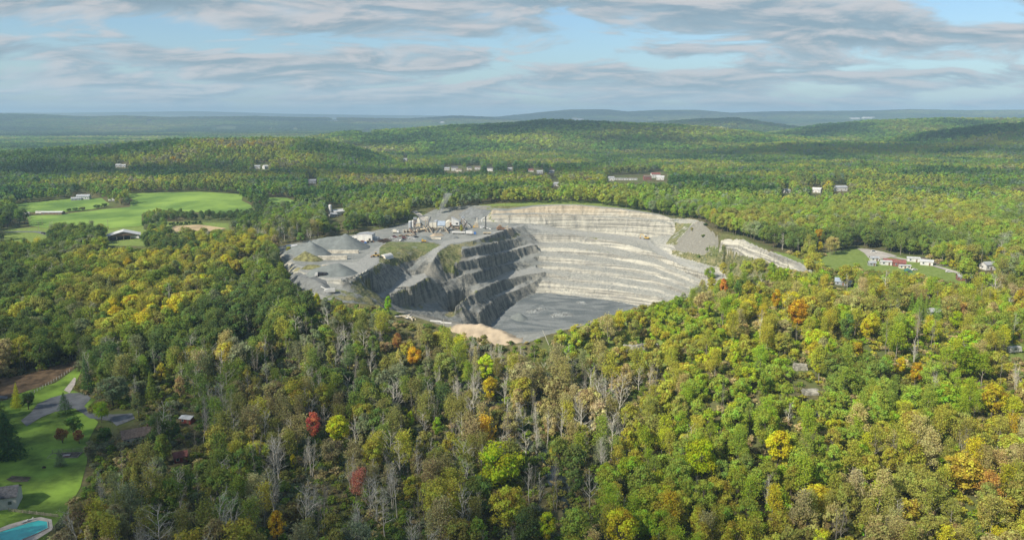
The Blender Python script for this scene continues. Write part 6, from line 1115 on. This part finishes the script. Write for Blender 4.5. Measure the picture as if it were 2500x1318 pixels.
# undergrowth
p = scatter(110, 640, 4.4); x, y = p[:, 0], p[:, 1]; z = Z(x, y); sc_ = rs.uniform(.45, 1.1, len(x)); ok = allowed(x, y, z, sc_ * 3, .8); px, py = project(x, y, z + 1)
for sp_ in SPARSE[:2]: ok &= ~(inpoly(px, py, sp_) & (rs.rand(len(x)) < .3))
rl = inpoly(px, py, RIDGE_LOW); names_ = np.where(rl, mixpick(len(x), dict(bright_green=3, green=3, yellow_olive=3, olive=3, tan=2)), mixpick(len(x), dict(olive=3, deep_green=2.5, green=2, brown=1.6, tan=.8, grey_green=2)))
brk = (px > 1550) & ~rl; names_ = np.where(brk, mixpick(len(x), dict(yellow_olive=3, olive=3, green=2, tan=2.4, bright_green=1.5, brown=1)), names_)
tn_ = 1.3 * np.array([PAL[c] for c in names_]) * np.exp(rs.normal(0, .15, (len(x), 1))); k = np.nonzero(ok)[0]
masses('undergrowth', np.stack([x, y, z - .1], 1)[k], [m_['full'] for m_ in MODEL['shrub']], rs.randint(0, 3, len(k)), rs.uniform(0, 6.28, len(k)), np.repeat(sc_[k][:, None], 3, 1) * np.array([1.25, 1.25, 1]), tn_[k])
# farther woods
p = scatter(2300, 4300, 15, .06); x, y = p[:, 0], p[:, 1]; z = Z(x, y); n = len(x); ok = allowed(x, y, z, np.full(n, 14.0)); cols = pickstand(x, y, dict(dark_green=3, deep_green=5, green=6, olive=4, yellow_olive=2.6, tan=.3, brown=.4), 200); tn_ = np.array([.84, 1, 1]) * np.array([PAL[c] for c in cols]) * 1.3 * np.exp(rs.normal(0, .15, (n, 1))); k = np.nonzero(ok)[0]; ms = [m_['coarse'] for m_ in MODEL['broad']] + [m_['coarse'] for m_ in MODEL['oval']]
s3 = np.repeat(rs.uniform(.85, 1.25, n)[:, None], 3, 1) * np.array([1.55, 1.55, 1.0]); masses('distant_forest', np.stack([x, y, z], 1)[k], ms, rs.randint(0, 6, len(k)), rs.uniform(0, 6.28, len(k)), s3[k], tn_[k])
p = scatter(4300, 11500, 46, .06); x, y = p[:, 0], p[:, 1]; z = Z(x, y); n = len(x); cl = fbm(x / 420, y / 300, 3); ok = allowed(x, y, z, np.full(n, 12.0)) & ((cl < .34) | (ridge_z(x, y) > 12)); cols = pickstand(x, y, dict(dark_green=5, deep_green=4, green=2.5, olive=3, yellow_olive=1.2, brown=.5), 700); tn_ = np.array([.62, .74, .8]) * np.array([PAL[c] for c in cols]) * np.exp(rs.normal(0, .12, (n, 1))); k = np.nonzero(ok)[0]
masses('far_woodland', np.stack([x, y, z], 1)[k], canopy, rs.randint(0, 3, len(k)), rs.uniform(0, 6.28, len(k)), np.repeat(rs.uniform(1.1, 1.5, n)[:, None], 3, 1)[k] * np.array([1.1, 1.1, 1.0]), tn_[k])

# ------------------------------------------------------------------ clouds that shade the land, air, dust
def cloud_mat():
    m = bpy.data.materials.new('cloud'); m.use_nodes = True; t = NT(m.node_tree); t.n.remove(t.n['Principled BSDF']); at = t.add('ShaderNodeAttribute', attribute_name='body').outputs['Fac']; pos = t.add('ShaderNodeNewGeometry').outputs['Position']
    f = t.ramp(t.math('ADD', at, t.math('MULTIPLY', t.math('SUBTRACT', t.noise(pos, .006, 5, .6), .5), 1.1)), .12, .75)
    d = t.add('ShaderNodeBsdfDiffuse', {'Color': (.85, .86, .88, 1)}); tr = t.add('ShaderNodeBsdfTranslucent', {'Color': (.55, .57, .6, 1)}); ms = t.add('ShaderNodeMixShader', {0: .5, 1: d.outputs[0], 2: tr.outputs[0]})
    mx = t.add('ShaderNodeMixShader', {0: t.math('MULTIPLY', f, .56), 1: t.add('ShaderNodeBsdfTransparent').outputs[0], 2: ms.outputs[0]}); t.l.new(mx.outputs[0], t.n['Material Output'].inputs[0]); return m
CM = cloud_mat()
SHADE = [  # where the shade falls on the land: x, y, half width, half depth
    (-95, 215, 205, 95), (-330, 330, 120, 120), (140, 165, 120, 45), (-150, 330, 90, 40),
    (-520, 1420, 520, 150), (-40, 1480, 260, 130), (900, 2150, 620, 260), (1500, 2350, 500, 260), (200, 2900, 620, 330), (-500, 2500, 200, 120), (420, 2550, 260, 120), (-1500, 1700, 260, 200), (1050, 3400, 500, 220),
    (-3300, 8600, 3300, 1300), (-300, 9000, 2000, 900), (3600, 11500, 4200, 1500), (-6500, 17000, 5200, 2200), (1600, 5200, 900, 300), (2500, 6800, 1500, 400)]
cvt = []; cf = []; cb = []; nb_ = 0
for sx, sy, wx_, wy_ in SHADE:
    alt = 950 + rnd.uniform(0, 120) if sy < 4000 else 1500 if sy < 8000 else 2600 if sy < 15000 else 4200; zg = Z1(sx, sy); L = (alt - zg) / math.tan(SUN_EL); cx_, cy_ = sx + SUN.x * L, sy + SUN.y * L; nr, na = 22, 64
    for side in (-1, 1):
        for r_ in range(nr + 1):
            for a_ in range(na):
                q = r_ / nr; th = 6.2832 * a_ / na; x, y = q * math.cos(th), q * math.sin(th); hgt = (1 - q ** 2) ** .5 if q < 1 else 0; th_ = (45 if side > 0 else 12) * hgt * (1 + .9 * float(fbm(np.array([x * 2 + sx]), np.array([y * 2 + sy]), 3)[0]))
                cvt.append((cx_ + x * wx_ * 1.3, cy_ + y * wy_ * 1.3, alt + side * th_)); cb.append(min(1.0, (1 - q) * (2.4 if sy > 8000 else 1.0)))
        o_ = nb_; nb_ += (nr + 1) * na
        cf += [(o_ + r_ * na + a_, o_ + r_ * na + (a_ + 1) % na, o_ + (r_ + 1) * na + (a_ + 1) % na, o_ + (r_ + 1) * na + a_) for r_ in range(nr) for a_ in range(na)]
me = new_mesh('clouds', cvt, cf, [CM], True); me2 = me
me.attributes.new('body', 'FLOAT', 'POINT').data.foreach_set('value', np.asarray(cb, np.float32)); struct('clouds', me, 'stuff')

def volume(name, dens, col, aniso=0.0):
    m = bpy.data.materials.new(name); m.use_nodes = True; t = NT(m.node_tree); t.n.clear(); v_ = t.add('ShaderNodeVolumePrincipled', {'Color': (*col, 1), 'Density': dens, 'Anisotropy': aniso}); t.l.new(v_.outputs[0], t.add('ShaderNodeOutputMaterial').inputs['Volume']); return m
hzo = B().box(0, 10250, -62, 40000, 27500, 62 + 330).fin('haze', volume('haze', 9.2e-5, (.54, .79, 1.0), .0)); hzo['kind'] = 'stuff'
p = G(1062, 548); bb = B()
for k in range(7):
    q = k / 6; c_ = Vector((p.x + 2 + q * 12, p.y + 8 + q * 4, 16 + q * 24)); n = 8
    if k == 0: rings = []
    rings.append([(c_.x + (2.0 + 3.2 * q) * math.cos(6.2832 * i / n) * rnd.uniform(.75, 1.2), c_.y + (2.0 + 3.2 * q) * math.sin(6.2832 * i / n) * rnd.uniform(.75, 1.2), c_.z) for i in range(n)])
vv = [a_ for r_ in rings for a_ in r_]; bb.v = vv; bb.f = [(k * 8 + i, k * 8 + (i + 1) % 8, (k + 1) * 8 + (i + 1) % 8, (k + 1) * 8 + i) for k in range(6) for i in range(8)] + [tuple(range(7, -1, -1)), tuple(48 + i for i in range(8))]
sm = bb.fin('smoke', volume('smoke', .05, (1, 1, 1))); sm['kind'] = 'stuff'
